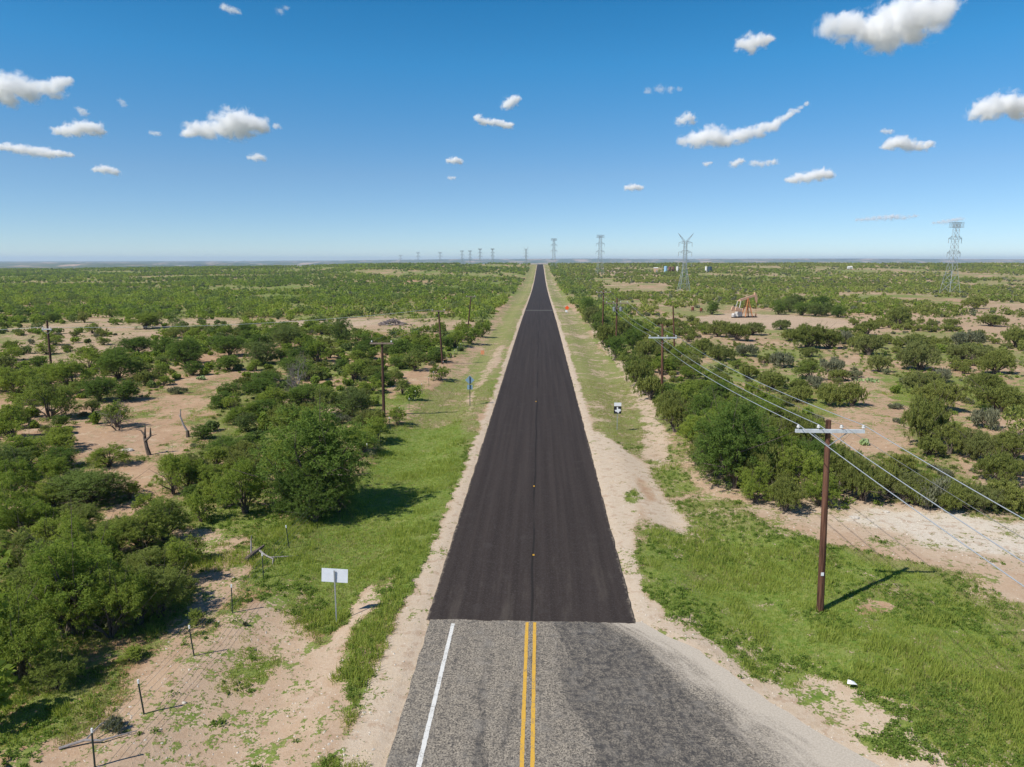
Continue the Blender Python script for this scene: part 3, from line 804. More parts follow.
# trimmed clear zones for the scattered brush: picture polygons of bare or open ground
CLEAR = [np.array([pix(*p) for p in q]) for q in [
    [(0, 330), (60, 319), (200, 318), (330, 319), (450, 319), (480, 322), (440, 334), (300, 328), (180, 332), (130, 345), (75, 368), (0, 352)],
    [(90, 435), (125, 412), (150, 400), (200, 380), (235, 374), (212, 398), (195, 436), (160, 462), (140, 500), (128, 520), (110, 500), (105, 470), (80, 455)],
    [(150, 545), (200, 530), (250, 520), (300, 505), (380, 470), (480, 500), (400, 800), (-100, 900), (-60, 800), (60, 740), (150, 660), (200, 600)],
    [(385, 410), (402, 378), (445, 362), (480, 350), (520, 350), (450, 450), (400, 470), (330, 560), (370, 480), (395, 440)],
    [(690, 320), (730, 308), (770, 310), (860, 320), (856, 331), (760, 333), (700, 328)],
    [(500, 500), (690, 500), (735, 510), (1300, 540), (1500, 1200), (500, 1200)],
    [(840, 400), (880, 375), (905, 390), (905, 440), (860, 478), (850, 440)],
]]
THIN = [np.array([pix(*p) for p in q]) for q in [
    [(850, 318), (900, 305), (1060, 303), (1100, 320), (1060, 345), (1024, 338), (930, 330), (860, 335)],
    [(700, 330), (1200, 330), (1300, 540), (690, 500)],
    [(190, 440), (210, 395), (300, 380), (330, 400), (240, 450), (200, 480)],
]]
DENSE = [np.array(q, float) for q in [
    [(13, 58), (19, 58), (24, 80), (22, 120), (24, 200), (24, 420), (12.5, 420), (12.5, 130), (14.5, 100)],
    [(13, 400), (40, 400), (60, 1150), (12.5, 1150)],
]]

def dens(x, y):
    d = np.full(x.shape, .70)
    d = d + 2.2 * (fbm(x / 22, y / 22, 71, 3) - .5)
    d = np.where(x > 5, d - .12 * (y < 300), d)
    d = d + .05 * sstep(160, 300, np.hypot(x, y))
    wob = (fbm(x / 9, y / 9, 75, 3) - .5) * 2
    for q in THIN: d = np.where(sdist(q, x, y) < 0, d - .22, d)
    for q in DENSE: d = np.where(sdist(q, x, y) < 0, 1.3, d)
    for q in CLEAR: d = np.where(sdist(q, x, y) + wob * 6 * sstep(60, 140, y) < .8, -1, d)
    for q in CLEAR[:1]: d = np.where((sdist(q, x, y) < 0) & (fbm(x / 5, y / 5, 79, 2) > .56), .5, d)
    # open tan streaks among the far brush
    w = fbm(x / 60, y / 90, 73, 3)
    d = d - 1.0 * sstep(.54, .62, w) * sstep(140, 200, np.hypot(x, y)) + .9 * (fbm(x / 11, y / 14, 74, 3) - .5)
    d = np.where((x > -13.6 - .7 * (y > 300)) & (x < 12.6), -1, d)
    return d

rngs = np.random.default_rng(12)
hb = np.array([[b_[0], b_[1], b_[2]] for b_ in BUSH])
def scatter(y0, y1, spacing, xmax_k=.86, jitter=.48, pad=3):
    """jittered grid in world space between two distances, inside the view plus a margin"""
    out = []
    ysr = np.arange(y0, y1, spacing)
    for y in ysr:
        xl = -(y * .80 + pad + 6); xr = y * .72 + pad + 6
        xx = np.arange(xl, xr, spacing)
        xx = xx + (rngs.random(len(xx)) - .5) * 2 * jitter * spacing
        yy = y + (rngs.random(len(xx)) - .5) * 2 * jitter * spacing
        out.append(np.stack([xx, yy], 1))
    return np.concatenate(out)
def kinds_for(x, y):
    """share of junipers grows on the right"""
    left = x < 0
    r = rngs.random(len(x)); nb = fbm(x / 30, y / 30, 81, 2)
    k = np.full(len(x), 'mesq', dtype=object)
    k = np.where((r < .24) & left, 'dense', k); k = np.where((r > .76) & left, 'juni', k); k = np.where((r > .91) & left, 'sage', k)
    rt = ~left
    line = rt & (x < 26)
    k = np.where(rt & ~line, 'juni', k)
    k = np.where(rt & ~line & (r < .2), 'sage', k); k = np.where(rt & ~line & (r > .80) & (nb > .45), 'mesq', k)
    k = np.where(line & (r < .35), 'dense', k); k = np.where(line & (r > .7), 'juni', k)
    return k
cand = []
p1 = scatter(14, 190, 2.7); cand.append((p1, 1.0))
for p, _ in cand:
    x, y = p[:, 0], p[:, 1]
    d = dens(x, y)
    keep = rngs.random(len(x)) < d
    x, y = x[keep], y[keep]
    dd = np.min(np.hypot(x[:, None] - hb[None, :, 0], y[:, None] - hb[None, :, 1]) / (hb[None, :, 2] * .75 + .5), axis=1)
    ok = dd > 1
    x, y = x[ok], y[ok]
    kk = kinds_for(x, y)
    for a, b2, c in zip(x, y, kk):
        rad = {'mesq': .55 + 1.5 * rngs.random() ** 1.9, 'dense': .7 + 1.5 * rngs.random() ** 1.9, 'juni': .6 + 1.1 * rngs.random() ** 1.3, 'sage': .4 + .7 * rngs.random()}[c]
        hf = {'mesq': 1.25, 'dense': 1.25, 'juni': 1.25, 'sage': .8}[c] * rad * (.85 + .3 * rngs.random())
        BUSH.append([a, b2, rad, hf, c, False])
# keep only what can show: inside the frame with a margin
vis = []
for b_ in BUSH:
    u, v, zc = proj(b_[0], b_[1], float(zf(b_[0], b_[1])) + b_[3] * .5)
    m = b_[2] / zc * F
    if zc > 5 and -m < u < 1024 + m and -m < v < 767 + m: vis.append((b_[2] / zc * F, u, v + b_[3] * .5 / zc * F * .98, b_))
    elif zc > 3 and -m - 150 < u < -m and v < 850 and b_[5] is False: vis.append((b_[2] / zc * F * .01, u, v, b_))
print("bushes", len(vis), time.time() - T0)
fam = {'mesq': 'mesquite_tree', 'dense': 'mesquite_tree', 'juni': 'juniper_bush', 'sage': 'scrub_bush'}
vis.sort(key=lambda t: -t[0])
cap = {'mesquite_tree': 298, 'juniper_bush': 260, 'scrub_bush': 120}
indiv, rest = [], []
cnt = {k: 0 for k in cap}
for t in vis:
    f = fam[t[3][4]]
    inframe = 2 < t[1] < 1022 and t[2] < 790
    if cnt[f] < cap[f] and inframe: cnt[f] += 1; indiv.append(t)
    else: rest.append(t)
print("individuals", cnt, "rest", len(rest))

# landmarks that labels can point to, as (picture x, picture y, words)
LAND = [(335, 590, "white blank sign"), (824, 560, "nearest grey crossarm pole"), (662, 372, "second grey crossarm pole"),
        (616, 335, "pole carrying transformers"), (674, 330, "bare pole without crossarm"), (617, 415, "black and white route sign"), (469, 385, "diamond sign seen from behind"),
        (384, 385, "nearest left roadside pole"), (442, 340, "second left roadside pole"), (471, 312, "third left roadside pole"), (48, 350, "lone pole at far left"),
        (743, 308, "oil pump jack"), (297, 385, "bare grey purple tree"), (148, 440, "dead trunk stub"), (186, 425, "leaning dead snag"), (255, 552, "fallen log by the fence"),
        (395, 323, "grey brush pile"), (686, 290, "V topped pylon"), (955, 290, "tallest right hand pylon"), (318, 470, "largest dark mesquite"),
        (733, 450, "biggest right thicket tree"), (690, 309, "rust red well equipment"), (567, 308, "orange diamond sign"), (900, 318, "lone round juniper on open sand"),
        (72, 625, "big lower left mesquite"), (950, 540, "white rocky side track"), (1000, 320, "open sandy flat at far right"), (60, 340, "pale sandy field at far left")]
SPECIAL = {(318, 527): 19, (733, 497): 20, (899, 328): 23, (78, 655): 24}
ORD = ["nearest", "second", "third", "fourth", "fifth", "sixth", "seventh", "eighth", "ninth", "tenth", "eleventh", "twelfth", "thirteenth", "fourteenth", "fifteenth", "sixteenth", "seventeenth", "eighteenth", "nineteenth", "twentieth"]
DESC = {'mesq': ["feathery green mesquite", "light green mesquite"], 'dense': ["dense dark green mesquite"], 'juni': ["olive green juniper bush"], 'sage': ["low grey green scrub bush"]}
special_lab = {19: "largest round dark mesquite tree at the edge of the left grass verge", 20: "biggest dark tree in the thicket to the right of the turnout",
               23: "lone round olive juniper on open sand right of the pump jack", 24: "large spreading mesquite with visible grey trunk in the lower left corner"}
sp_xy = {}
for (px, py), li in SPECIAL.items():
    for b_ in BUSH[:400]:
        pass
groups = {}
used_special = set()
for t in indiv:
    px, py = t[1], t[2]
    b_ = t[3]
    best = None
    for (sx, sy), li in SPECIAL.items():
        if b_[5] and li not in used_special:
            wx, wy = pix(sx, sy)
            if abs(b_[0] - wx * (wy + b_[2] * .75) / wy) < .05 and abs(b_[1] - (wy + b_[2] * .75)) < .05:
                best = li
    if best is not None:
        used_special.add(best); t[3].append(special_lab[best]); continue
    dl = [math.hypot(px - a, (py - c) * 1.8) for a, c, _ in LAND]
    li = int(np.argmin(dl))
    dx, dy = px - LAND[li][0], (py - LAND[li][1]) * 1.8
    rel = ("right of" if dx > 0 else "left of") if abs(dx) > abs(dy) else ("in front of" if dy > 0 else "behind")
    groups.setdefault((b_[4], li, rel), []).append((dl[li], t))
for (kd, li, rel), lst in groups.items():
    lst.sort(key=lambda q: q[0])
    for i, (_, t) in enumerate(lst):
        o = ORD[i] if i < len(ORD) else f"{i+1}th"
        base = DESC[kd][0] if kd != 'mesq' else DESC['mesq'][0]
        o = o if i else "nearest"
        t[3].append(f"{o} {base} {rel} the {LAND[li][2]}")
GROUPN = {'mesquite_tree': "mesquite trees scattered over the ranch land", 'juniper_bush': "juniper bushes scattered over the ranch land", 'scrub_bush': "low scrub bushes between the trees"}
CATN = {'mesquite_tree': "tree", 'juniper_bush': "bush", 'scrub_bush': "bush"}
BASE = {'mesq': (2.5, 3.6), 'dense': (2.5, 3.8), 'juni': (1.8, 2.5), 'sage': (1.0, .9)}
for t in indiv:
    spx, u, v, b_ = t
    x, y, rad, hm, kd = b_[:5]; lab = b_[6]
    lod = 3 if spx > 17 else (2 if spx > 8 else 1)
    var = int(_hash(np.array(x * 10), np.array(y * 10), 3) * 997) % (5 if lod == 3 else 4)
    crown, wd, join = get(kd, lod, var)
    f = fam[kd]
    br, bh = BASE[kd]
    sx = rad / br; sz = hm / bh
    sz = min(max(sz, .7 * sx), 1.45 * sx)
    z = float(zground(x, y)) - .02
    rz = float(_hash(np.array(x * 7), np.array(y * 7), 5)) * 6.28
    if lod >= 2:
        e = empty(f, (x, y, z), rz); e.scale = (sx, sx, sz)
        for nm, m_ in (("crown", crown), ("trunk", wd)):
            o = bpy.data.objects.new(nm, m_); COL.objects.link(o); o.parent = e
    else:
        e = bpy.data.objects.new(f, join); COL.objects.link(e); e.location = (x, y, z); e.rotation_euler = (0, 0, rz); e.scale = (sx, sx, sz)
    tag(e, lab, CATN[f], GROUPN[f])
print("individual plants", time.time() - T0)

# ---- the far brush that reads as one mass
def brush(name, pts, kinds_sel):
    Vs, Ts, Ms = [], [], []
    for (x, y, rad, hm, kd, n, ls) in pts:
        pass
def brush_mesh(arr, mode, m, name):
    """arr rows: x,y,rad,h,nleaf,leafsize"""
    if len(arr) == 0: return
    arr = np.array(arr, float); n = arr[:, 4].astype(int)
    rep = np.repeat(np.arange(len(arr)), n); N = len(rep)
    rng = np.random.default_rng(99)
    z0 = zf(arr[:, 0], arr[:, 1])
    d = rng.normal(size=(N, 3)); d /= np.linalg.norm(d, axis=1, keepdims=True)
    # 5 lumps per bush so outlines stay uneven
    lump = rng.integers(0, 5, N); key = rep * 5 + lump
    lr = rng.random(len(arr) * 5) * 6.28; lq = .55 * np.sqrt(rng.random(len(arr) * 5)); lz = rng.random(len(arr) * 5)
    rr = .55 + .45 * rng.random(N)
    rad = arr[rep, 2]; h = arr[rep, 3]
    cx = arr[rep, 0] + rad * lq[key] * np.cos(lr[key]) + d[:, 0] * rr * rad * .55
    cy = arr[rep, 1] + rad * lq[key] * np.sin(lr[key]) + d[:, 1] * rr * rad * .55
    cz = z0[rep] + h * (.32 + .30 * lz[key]) + d[:, 2] * rr * h * .38
    cz = np.maximum(cz, z0[rep] + .08)
    c = np.stack([cx, cy, cz], 1)
    a = rng.normal(size=(N, 3)); 
    if mode == 'juni': a[:, 2] += 1.2
    a /= np.linalg.norm(a, axis=1, keepdims=True)
    upn = rng.normal(size=(N, 3)); upn[:, 2] += .35
    b = np.cross(a, upn); b /= np.linalg.norm(b, axis=1, keepdims=True) + 1e-9
    s = (arr[rep, 5] * (.6 + .8 * rng.random(N)))[:, None] * .5
    V = np.stack([c - a * s, c + b * s * .62, c + a * s, c - b * s * .62], 1).reshape(-1, 3)
    bt = np.clip(rng.random(len(arr)) * .30 + 1.5 * (fbm(arr[:, 0] / 60, arr[:, 1] / 90, 66, 3) - .50), -.25, .5)
    t = np.clip(bt[rep] + .35 * rng.random(N), -.3, .92)
    o = bpy.data.objects.new(name, mesh_np(name, V, np.arange(4 * N), 4, [m], dict(tint=np.repeat(t, 4))))
    COL.objects.link(o); tag(o, kind='stuff'); print(name, N)
    return o
far = {'mesq': [], 'dense': [], 'juni': [], 'sage': []}
for t in rest:
    x, y, rad, hm, kd = t[3][:5]
    if t[0] * 100 < 20 and t[3][5] is False and t[1] < 0: continue
    far[kd].append((x, y, rad, hm, 420 if y < 120 else 260, .30 if y < 120 else .38))
for y0, y1, sp, nl, ls in ((190, 330, 3.3, 90, .62), (330, 560, 3.9, 40, .95), (560, 900, 5.0, 24, 1.35), (900, 1330, 6.5, 18, 1.8)):
    p = scatter(y0, y1, sp)
    x, y = p[:, 0], p[:, 1]
    dd = dens(x, y)
    keep = rngs.random(len(x)) < dd * 1.05
    x, y = x[keep], y[keep]
    dm = np.min(np.hypot(x[:, None] - hb[None, hb[:, 1] > 150, 0], y[:, None] - hb[None, hb[:, 1] > 150, 1]) - hb[None, hb[:, 1] > 150, 2], axis=1) if y0 < 300 else np.full(len(x), 9.)
    x, y = x[dm > .5], y[dm > .5]
    kk = kinds_for(x, y)
    g_ = rngs.random(len(x))
    for a, b2, c, q in zip(x, y, kk, g_):
        rad = {'mesq': .8 + 2.2 * q ** 2, 'dense': .9 + 2.5 * q ** 2, 'juni': .7 + 1.5 * q ** 1.5, 'sage': .6 + 1.1 * q}[c] * (1 if y0 < 500 else sp / 4.2)
        far[c].append((a, b2, rad, min(3.6, rad * (1.25 if c != 'sage' else .9)), nl * (1 if c != 'dense' else 1.2), ls))
p = scatter(16, 230, 1.55)
x, y = p[:, 0], p[:, 1]
vv, _, _ = cover(x, y)
gap = fbm(x / 8, y / 8, 88, 3)
k = (dens(x, y) > -.5) & (rngs.random(len(x)) < .32 + 2.5 * (gap - .45)) & (vv > .08)
x, y = x[k], y[k]
q = rngs.random(len(x)); ty = rngs.random(len(x)); lf = np.where(y < 70, 1., 1.6)
sm = [(a, b2, .22 + .42 * c * c + .05, .22 + .5 * c * c, 90 if l == 1 else 45, .13 * l) for a, b2, c, l in zip(x, y, q, lf)]
sm = np.array(sm)
brush_mesh(sm[ty < .55], 'mesq', M['mesq'], "low_green_undergrowth")
brush_mesh(sm[(ty >= .55) & (ty < .8)], 'juni', M['juni'], "low_olive_undergrowth")
brush_mesh(sm[ty >= .8], 'juni', M['sage'], "low_grey_undergrowth")
brush_mesh(far['mesq'], 'mesq', M['mesq'], "mesquite_brush")
brush_mesh(far['dense'], 'mesq', M['mesq_dark'], "dark_mesquite_brush")
brush_mesh(far['juni'], 'juni', M['juni'], "juniper_brush")
brush_mesh(far['sage'], 'juni', M['sage'], "grey_scrub_brush")
print("far brush", time.time() - T0)

# ---- grass, weeds, gravel
def blades(name, P0, h, w, m, nb, seed, spread=.10, lean=.35):
    rng = np.random.default_rng(seed)
    N = len(P0) * nb
    rep = np.repeat(np.arange(len(P0)), nb)
    b = P0[rep].copy(); b[:, :2] += rng.normal(size=(N, 2)) * spread
    hh = (h[rep] if hasattr(h, '__len__') else h) * (.5 + .8 * rng.random(N))
    ang = rng.random(N) * 6.28
    tip = b.copy(); tip[:, 0] += rng.normal(size=N) * hh * lean; tip[:, 1] += rng.normal(size=N) * hh * lean; tip[:, 2] += hh
    wx = np.cos(ang) * w / 2; wy = np.sin(ang) * w / 2
    b1 = b.copy(); b1[:, 0] -= wx; b1[:, 1] -= wy; b2 = b.copy(); b2[:, 0] += wx; b2[:, 1] += wy
    b1[:, 2] -= .03; b2[:, 2] -= .03
    V = np.stack([b1, b2, tip], 1).reshape(-1, 3)
    bt = rng.random(len(P0)) * .5
    t = np.clip(bt[rep] + .4 * rng.random(N), 0, .92)
    o = bpy.data.objects.new(name, mesh_np(name, V, np.arange(3 * N), 3, [m], dict(tint=np.repeat(t, 3))))
    COL.objects.link(o); tag(o, kind='stuff'); print(name, N); return o

rng = np.random.default_rng(5)
def cand_pts(n, y0, y1, pw=1.0):
    y = y0 + (y1 - y0) * rng.random(n) ** pw
    x = -(y * .80 + 3) + rng.random(n) * (y * 1.52 + 6)
    return x, y
x, y = cand_pts(420000, 17, 95, 1.35)
vg, ls_, so = cover(x, y)
pm = pave_mask(x, y)
z = zground(x, y)
gn = fbm(x / 1.4, y / 1.4, 97, 3)
gn2 = fbm(x / 5, y / 5, 98, 3)
tall = (ls_ > .55) & (vg + 1.6 * (gn - .5) + 2.2 * (gn2 - .5) > .82) & (pm < .1) & (rng.random(len(x)) < .36)
dmt = fbm(x / 3, y / 3, 91, 3)
dryp = (~tall) & (vg > .45) & (pm < .1) & ((ls_ < .6) | (gn2 > .53)) & (rng.random(len(x)) < .30)
mid = (~tall) & (~dryp) & (vg + .8 * (dmt - .5) > .55) & (pm < .1) & (rng.random(len(x)) < .40)
PT = np.stack([x, y, z], 1)
k = tall; blades("tall_grass", PT[k], .10 + .22 * sstep(.42, .62, fbm(x[k] / 2.5, y[k] / 2.5, 92, 3)), .035, M['grass'], 5, 1)
k = dryp; blades("dry_grass", PT[k], .12, .03, M['dry'], 5, 2)
k = mid; blades("short_grass", PT[k], .10, .035, M['grass'], 5, 3)
# clumpy low weeds
x, y = cand_pts(60000, 17, 62, 1.3)
vg, ls_, so = cover(x, y); pm = pave_mask(x, y)
cl = fbm(x / .9, y / .9, 95, 3)
k = (vg + 1.0 * (cl - .5) > .56) & (vg < 1.0) & (pm < .05) & (rng.random(len(x)) < .15 + 1.2 * np.clip(fbm(x / 3.1, y / 3.1, 96, 2) - .3, 0, 1))
x, y = x[k], y[k]; vg = vg[k]
print("weeds", len(x))
def weeds(name, x, y, size, n, m, seed):
    rng = np.random.default_rng(seed); k = len(x)
    rep = np.repeat(np.arange(k), n); N = k * n
    sz = size * (.5 + .9 * rng.random(k))
    d = rng.normal(size=(N, 3)); d /= np.linalg.norm(d, axis=1, keepdims=True); d[:, 2] = np.abs(d[:, 2])
    r = sz[rep] * np.sqrt(rng.random(N))
    c = np.stack([x[rep] + d[:, 0] * r, y[rep] + d[:, 1] * r, zground(x, y)[rep] + d[:, 2] * r * .8 + .02], 1)
    a = rng.normal(size=(N, 3)); a /= np.linalg.norm(a, axis=1, keepdims=True)
    b = np.cross(a, rng.normal(size=(N, 3))); b /= np.linalg.norm(b, axis=1, keepdims=True)
    V = np.stack([c - a * .04, c + b * .026, c + a * .04, c - b * .026], 1).reshape(-1, 3)
    t = np.clip((rng.random(k) * .5)[rep] + .4 * rng.random(N), 0, .92)
    o = bpy.data.objects.new(name, mesh_np(name, V, np.arange(4 * N), 4, [m], dict(tint=np.repeat(t, 4)))); COL.objects.link(o)
    tag(o, kind='stuff'); print(name, N)
weeds("low_weeds", x, y, .17, 26, M['weed'], 7)
# stones on bare ground
x, y = cand_pts(60000, 17, 75, 1.3)
vg, ls_, so = cover(x, y); pm = pave_mask(x, y)
k = (vg < .35) & (pm < .02) & (rng.random(len(x)) < .10 + .45 * so)
x, y = x[k], y[k]
ico = np.array([(1, 0, 0), (-1, 0, 0), (0, 1, 0), (0, -1, 0), (0, 0, 1), (0, 0, -1)], float)
icf = np.array([(0, 2, 4), (2, 1, 4), (1, 3, 4), (3, 0, 4), (2, 0, 5), (1, 2, 5), (3, 1, 5), (0, 3, 5)])
ns = len(x); sz = .018 + .05 * rng.random(ns) ** 4
V = (ico[None] * (sz[:, None, None] * (.6 + .8 * rng.random((ns, 6, 1)))) * np.array([1, 1, .6])) + np.stack([x, y, zground(x, y)], 1)[:, None]
Fq = (icf[None] + (np.arange(ns) * 6)[:, None, None]).reshape(-1)
o = bpy.data.objects.new("loose_stones", mesh_np("loose_stones", V.reshape(-1, 3), Fq, 3, [M['rock']])); COL.objects.link(o); tag(o, kind='stuff')
print("cover done", ns, time.time() - T0)

# ------------------------------------------------------------------ utility poles and wires
def wood_pole(label, base, top, cat="utility pole", group=None, arm=None, armmat='arm', armlen=3.0, arm_z=None, offs=(), m='pole', gear=False, mark=False, r=.15):
    x, y = base; z0 = float(zground(x, y))
    e = empty("utility_pole", (x, y, z0)); tag(e, label, cat, group)
    tx, tz = top[0] - x, top[1] - z0
    def ax(z): return tx * z / tz
    n = 9
    mb = MB(); mb.tube([(ax(z) + .0, 0, z) for z in np.linspace(-.4, tz, n)], list(np.linspace(r * 1.12, r * .78, n)), 12)
    mb.build("shaft", M[m], e, smooth=False)
    pts = []
    if arm_z is not None:
        az = arm_z - z0
        b = MB(); b.box((ax(az), -.2, az), (armlen, .12, .15)); 
        b.build("crossarm", M[armmat], e)
        b = MB()
        for s in (-1, 1) if (gear or armmat == 'arm') else (): b.bar((ax(az) + s * .75, -.2, az - .08), (ax(az - .7), -.13, az - .7), .035)
        if b.V: b.build("arm_brace", M['steel'], e)
        for q in offs:
            b = MB(); b.lathe((ax(az) + q, -.2, az + .075), [(.02, 0), (.02, .06), (.075, .07), (.085, .10), (.06, .13), (.07, .16), (.045, .20), (.02, .21)], 10)
            b.build("insulator", M['insul'], e)
            pts.append((x + ax(az) + q, y - .2, arm_z + .28))
    if mark:
        b = MB(); b.box((ax(1.9) - .03, -r - .012, 1.9), (.13, .012, .16)); b.build("tag_plate", M['signwhite'], e)
    if gear:
        az = arm_z - z0
        for s in (-1, 1):
            b = MB(); b.lathe((s * .55, -.35, az - 1.35), [(.20, 0), (.24, .04), (.24, .62), (.20, .68), (.06, .70), (.05, .86), (.07, .9)], 14); b.build("transformer", M['tanksteel'], e)
        b = MB(); b.box((0, -.2, az - .95), (1.5, .1, .12)); b.build("lower_arm", M['armwood'], e)
    return pts

def lean(px, py_top, Y):
    X, _, Z = at_depth(px, py_top, Y); return X, Z
G = "utility poles along the road"
b1 = pix(820, 611); t1 = lean(828.5, 420, b1[1]); a1 = at_depth(829, 430, b1[1])[2]
w1 = wood_pole("tall red brown pole with pale crossarm in green grass, nearest on the right", b1, t1, group=G, arm_z=a1, offs=(-1.38, -.5, .5, 1.45), mark=True, armlen=3.0)
b2 = pix(662, 401); t2 = lean(662.5, 324, b2[1]); a2 = at_depth(664, 337.5, b2[1])[2]
w2 = wood_pole("red brown pole with grey crossarm below its top, rising from bushes by the turnout", b2, t2, group=G, arm_z=a2, offs=(-1.45, -.5, .5, 1.5), armlen=3.2)
b3 = pix(616, 357); t3 = lean(617, 298, b3[1]); a3 = at_depth(616, 303, b3[1])[2]
w3 = wood_pole("pole carrying grey transformers under its wooden crossarm, third on the right", b3, t3, group=G, arm_z=a3, offs=(-1.7, -.6, .6, 1.7), armlen=4.0, armmat='armwood', gear=True)
b4 = (13.2, 150.); t4 = lean(603.5, 290, 150.); a4 = t4[1] - .5
w4 = wood_pole("thin distant pole just left of the transformer pole, half hidden by thicket", b4, (13.2, t4[1]), group=G, arm_z=a4, offs=(-1.4, -.5, .5, 1.4), armlen=3.0, armmat='armwood')
b5 = pix(674.5, 352); t5 = lean(673, 306, b5[1])
wood_pole("bare brown pole without crossarm standing in the scrub behind the second right pole", b5, t5, group=G)
# left line
c1 = pix(384, 417); k1 = lean(382, 342, c1[1]); d1 = wood_pole("dark pole with short thin crossarm near the big mesquite, nearest on the left", c1, k1, group=G, m='pole2', arm_z=k1[1] - .12, offs=(-1.0, 1.0), armlen=2.4, armmat='armwood')
c2 = pix(442.5, 364); k2 = lean(438.5, 310, c2[1]); d2 = wood_pole("leaning dark pole above the lone round bush, second on the left", c2, k2, group=G, m='pole2', arm_z=k2[1] - .15, offs=(-.9, .9), armlen=2.2, armmat='armwood')
c3 = (-16.2, 158.); k3 = lean(471, 296, 158.); d3 = wood_pole("dark pole at the end of the bushy left verge, third on the left", c3, (k3[0], k3[1]), group=G, m='pole2', arm_z=k3[1] - .15, offs=(-.9, .9), armlen=2.2, armmat='armwood')
c4 = pix(52, 376); k4 = lean(47, 321, c4[1]); d4 = wood_pole("lone brown pole among dense bushes at far left before the sandy field", c4, k4, group=G, m='pole2', arm_z=at_depth(47, 329, c4[1])[2], offs=(-.5, .5), armlen=1.4, armmat='arm')

def wire(label, pts, sag, r=.02, m='wire', name="overhead_wire"):
    P_ = []
    for a, b in zip(pts[:-1], pts[1:]):
        a, b = Vector(a), Vector(b); n = 18
        for i in range(n):
            t = i / n; p = a.lerp(b, t); p.z -= 4 * sag * t * (1 - t); P_.append(p)
    P_.append(Vector(pts[-1]))
    rr2 = [r * (1 if p.y < 60 else .6) for p in P_] if label in WL else r
    mb = MB(); mb.tube(P_, rr2, 5); o = mb.build(name, M[m], smooth=True); tag(o, label, "power line", "wires along the road"); return o
WL = ["outer left conductor of the right roadside line, lowest in view at the near pole", "second conductor from the left on the near pole crossarm",
      "thin dark wire on the third insulator just right of the near pole top", "outer right conductor of the near pole crossarm, highest of the right line"]
for i in range(4):
    q = [(w1[i][0], -14., w1[i][2] + .2), w1[i], w2[i], w3[i], w4[i]]
    wire(WL[i], q, .55, .017 if i != 2 else .009, 'wire' if i != 2 else 'wiredark')
wire("pale wire strung from the far left pole across to the second left roadside pole", [(c4[0] - 55, c4[1] - 2, d4[0][2] - .2), d4[0], d2[0]], .9, .018, 'arm')
wire("left of two thin wires on the left roadside poles", [d1[0], d2[0], d3[0]], .5, .012, 'wiredark')
wire("right of two thin wires on the left roadside poles", [d1[1], d2[1], d3[1]], .5, .012, 'wiredark')

# ------------------------------------------------------------------ signs
def sign_post(mb, h, w=.06):
    mb.box((0, 0, h / 2 - .15), (w, w * .7, h + .3))
sx, sy = pix(336.5, 622)
e = empty("road_sign", (sx, sy, float(zground(sx, sy)))); tag(e, "blank white rectangular sign seen from behind on a thin post beside the left shoulder", "road sign")
topz = at_depth(335, 569.5, sy)[2] - e.location.z
mb = MB(); sign_post(mb, topz - .05, .055); mb.build("post", M['steel'], e)
mb = MB(); Mx = Matrix.Translation((0, .05, topz - .31)) @ Matrix.Rotation(R(2.5), 4, 'Y') @ Matrix.Rotation(R(-3), 4, 'X')
mb.plate([(-.60, -.32), (.60, -.32), (.60, .32), (-.60, .32)], .006, Mx); mb.build("panel", M['signback'], e)
sx, sy = pix(470, 406)
e = empty("warning_sign", (sx, sy, float(zground(sx, sy)))); tag(e, "blue grey diamond warning sign seen from behind on the left verge", "road sign")
topz = at_depth(469, 375.5, sy)[2] - e.location.z
mb = MB(); sign_post(mb, topz - .1, .08); mb.build("post", M['postgreen'], e)
mb = MB(); d = .52; mb.plate([(0, -d), (d, 0), (0, d), (-d, 0)], .006, Matrix.Translation((0, .06, topz - d))); mb.build("diamond_panel", M['signblue'], e)
mb = MB(); mb.plate([(-.30, -.26), (.30, -.26), (.30, .26), (-.30, .26)], .006, Matrix.Translation((0, .06, topz - 2 * d - .28))); mb.build("lower_plate", M['signblue'], e)
# route marker: a white direction plate over a black square with the white outline of the state
sx, sy = pix(617, 430)
e = empty("route_marker_sign", (sx, sy, float(zground(sx, sy)))); tag(e, "small black route sign with white state outline under a white plate, right verge", "road sign")
topz = at_depth(617, 402.5, sy)[2] - e.location.z
mb = MB(); sign_post(mb, topz - .05, .06); mb.build("post", M['steel'], e)
mb = MB(); mb.plate([(-.34, -.17), (.34, -.17), (.34, .17), (-.34, .17)], .006, Matrix.Translation((0, -.05, topz - .17))); mb.build("direction_plate", M['signwhite'], e)
mb = MB(); mb.plate([(-.36, -.36), (.36, -.36), (.36, .36), (-.36, .36)], .006, Matrix.Translation((0, -.05, topz - .72))); sq = mb.build("square_panel", M['signblack'], e)
tx = [(-.08, .30), (.04, .30), (.04, .13), (.14, .10), (.28, .09), (.30, -.02), (.33, -.08), (.20, -.14), (.12, -.20), (.12, -.32), (.05, -.31), (-.02, -.21), (-.09, -.15), (-.15, -.19), (-.22, -.10), (-.30, .0), (-.08, .01)]
mb = MB(); mb.plate(tx, .004, Matrix.Translation((0, -.056, topz - .72))); mb.build("state_outline", M['signwhite'], sq)
sx, sy = pix(567, 313)
e = empty("construction_sign", (sx, sy, float(zground(sx, sy)))); tag(e, "small bright orange diamond sign on the distant right verge", "road sign")
mb = MB(); mb.bar((-.0, 0, 0), (0, 0, 1.1), .06); mb.bar((-.5, -.2, 0), (.5, .2, .25), .05); mb.bar((.5, -.2, 0), (-.5, .2, .25), .05); mb.build("stand", M['steel'], e)
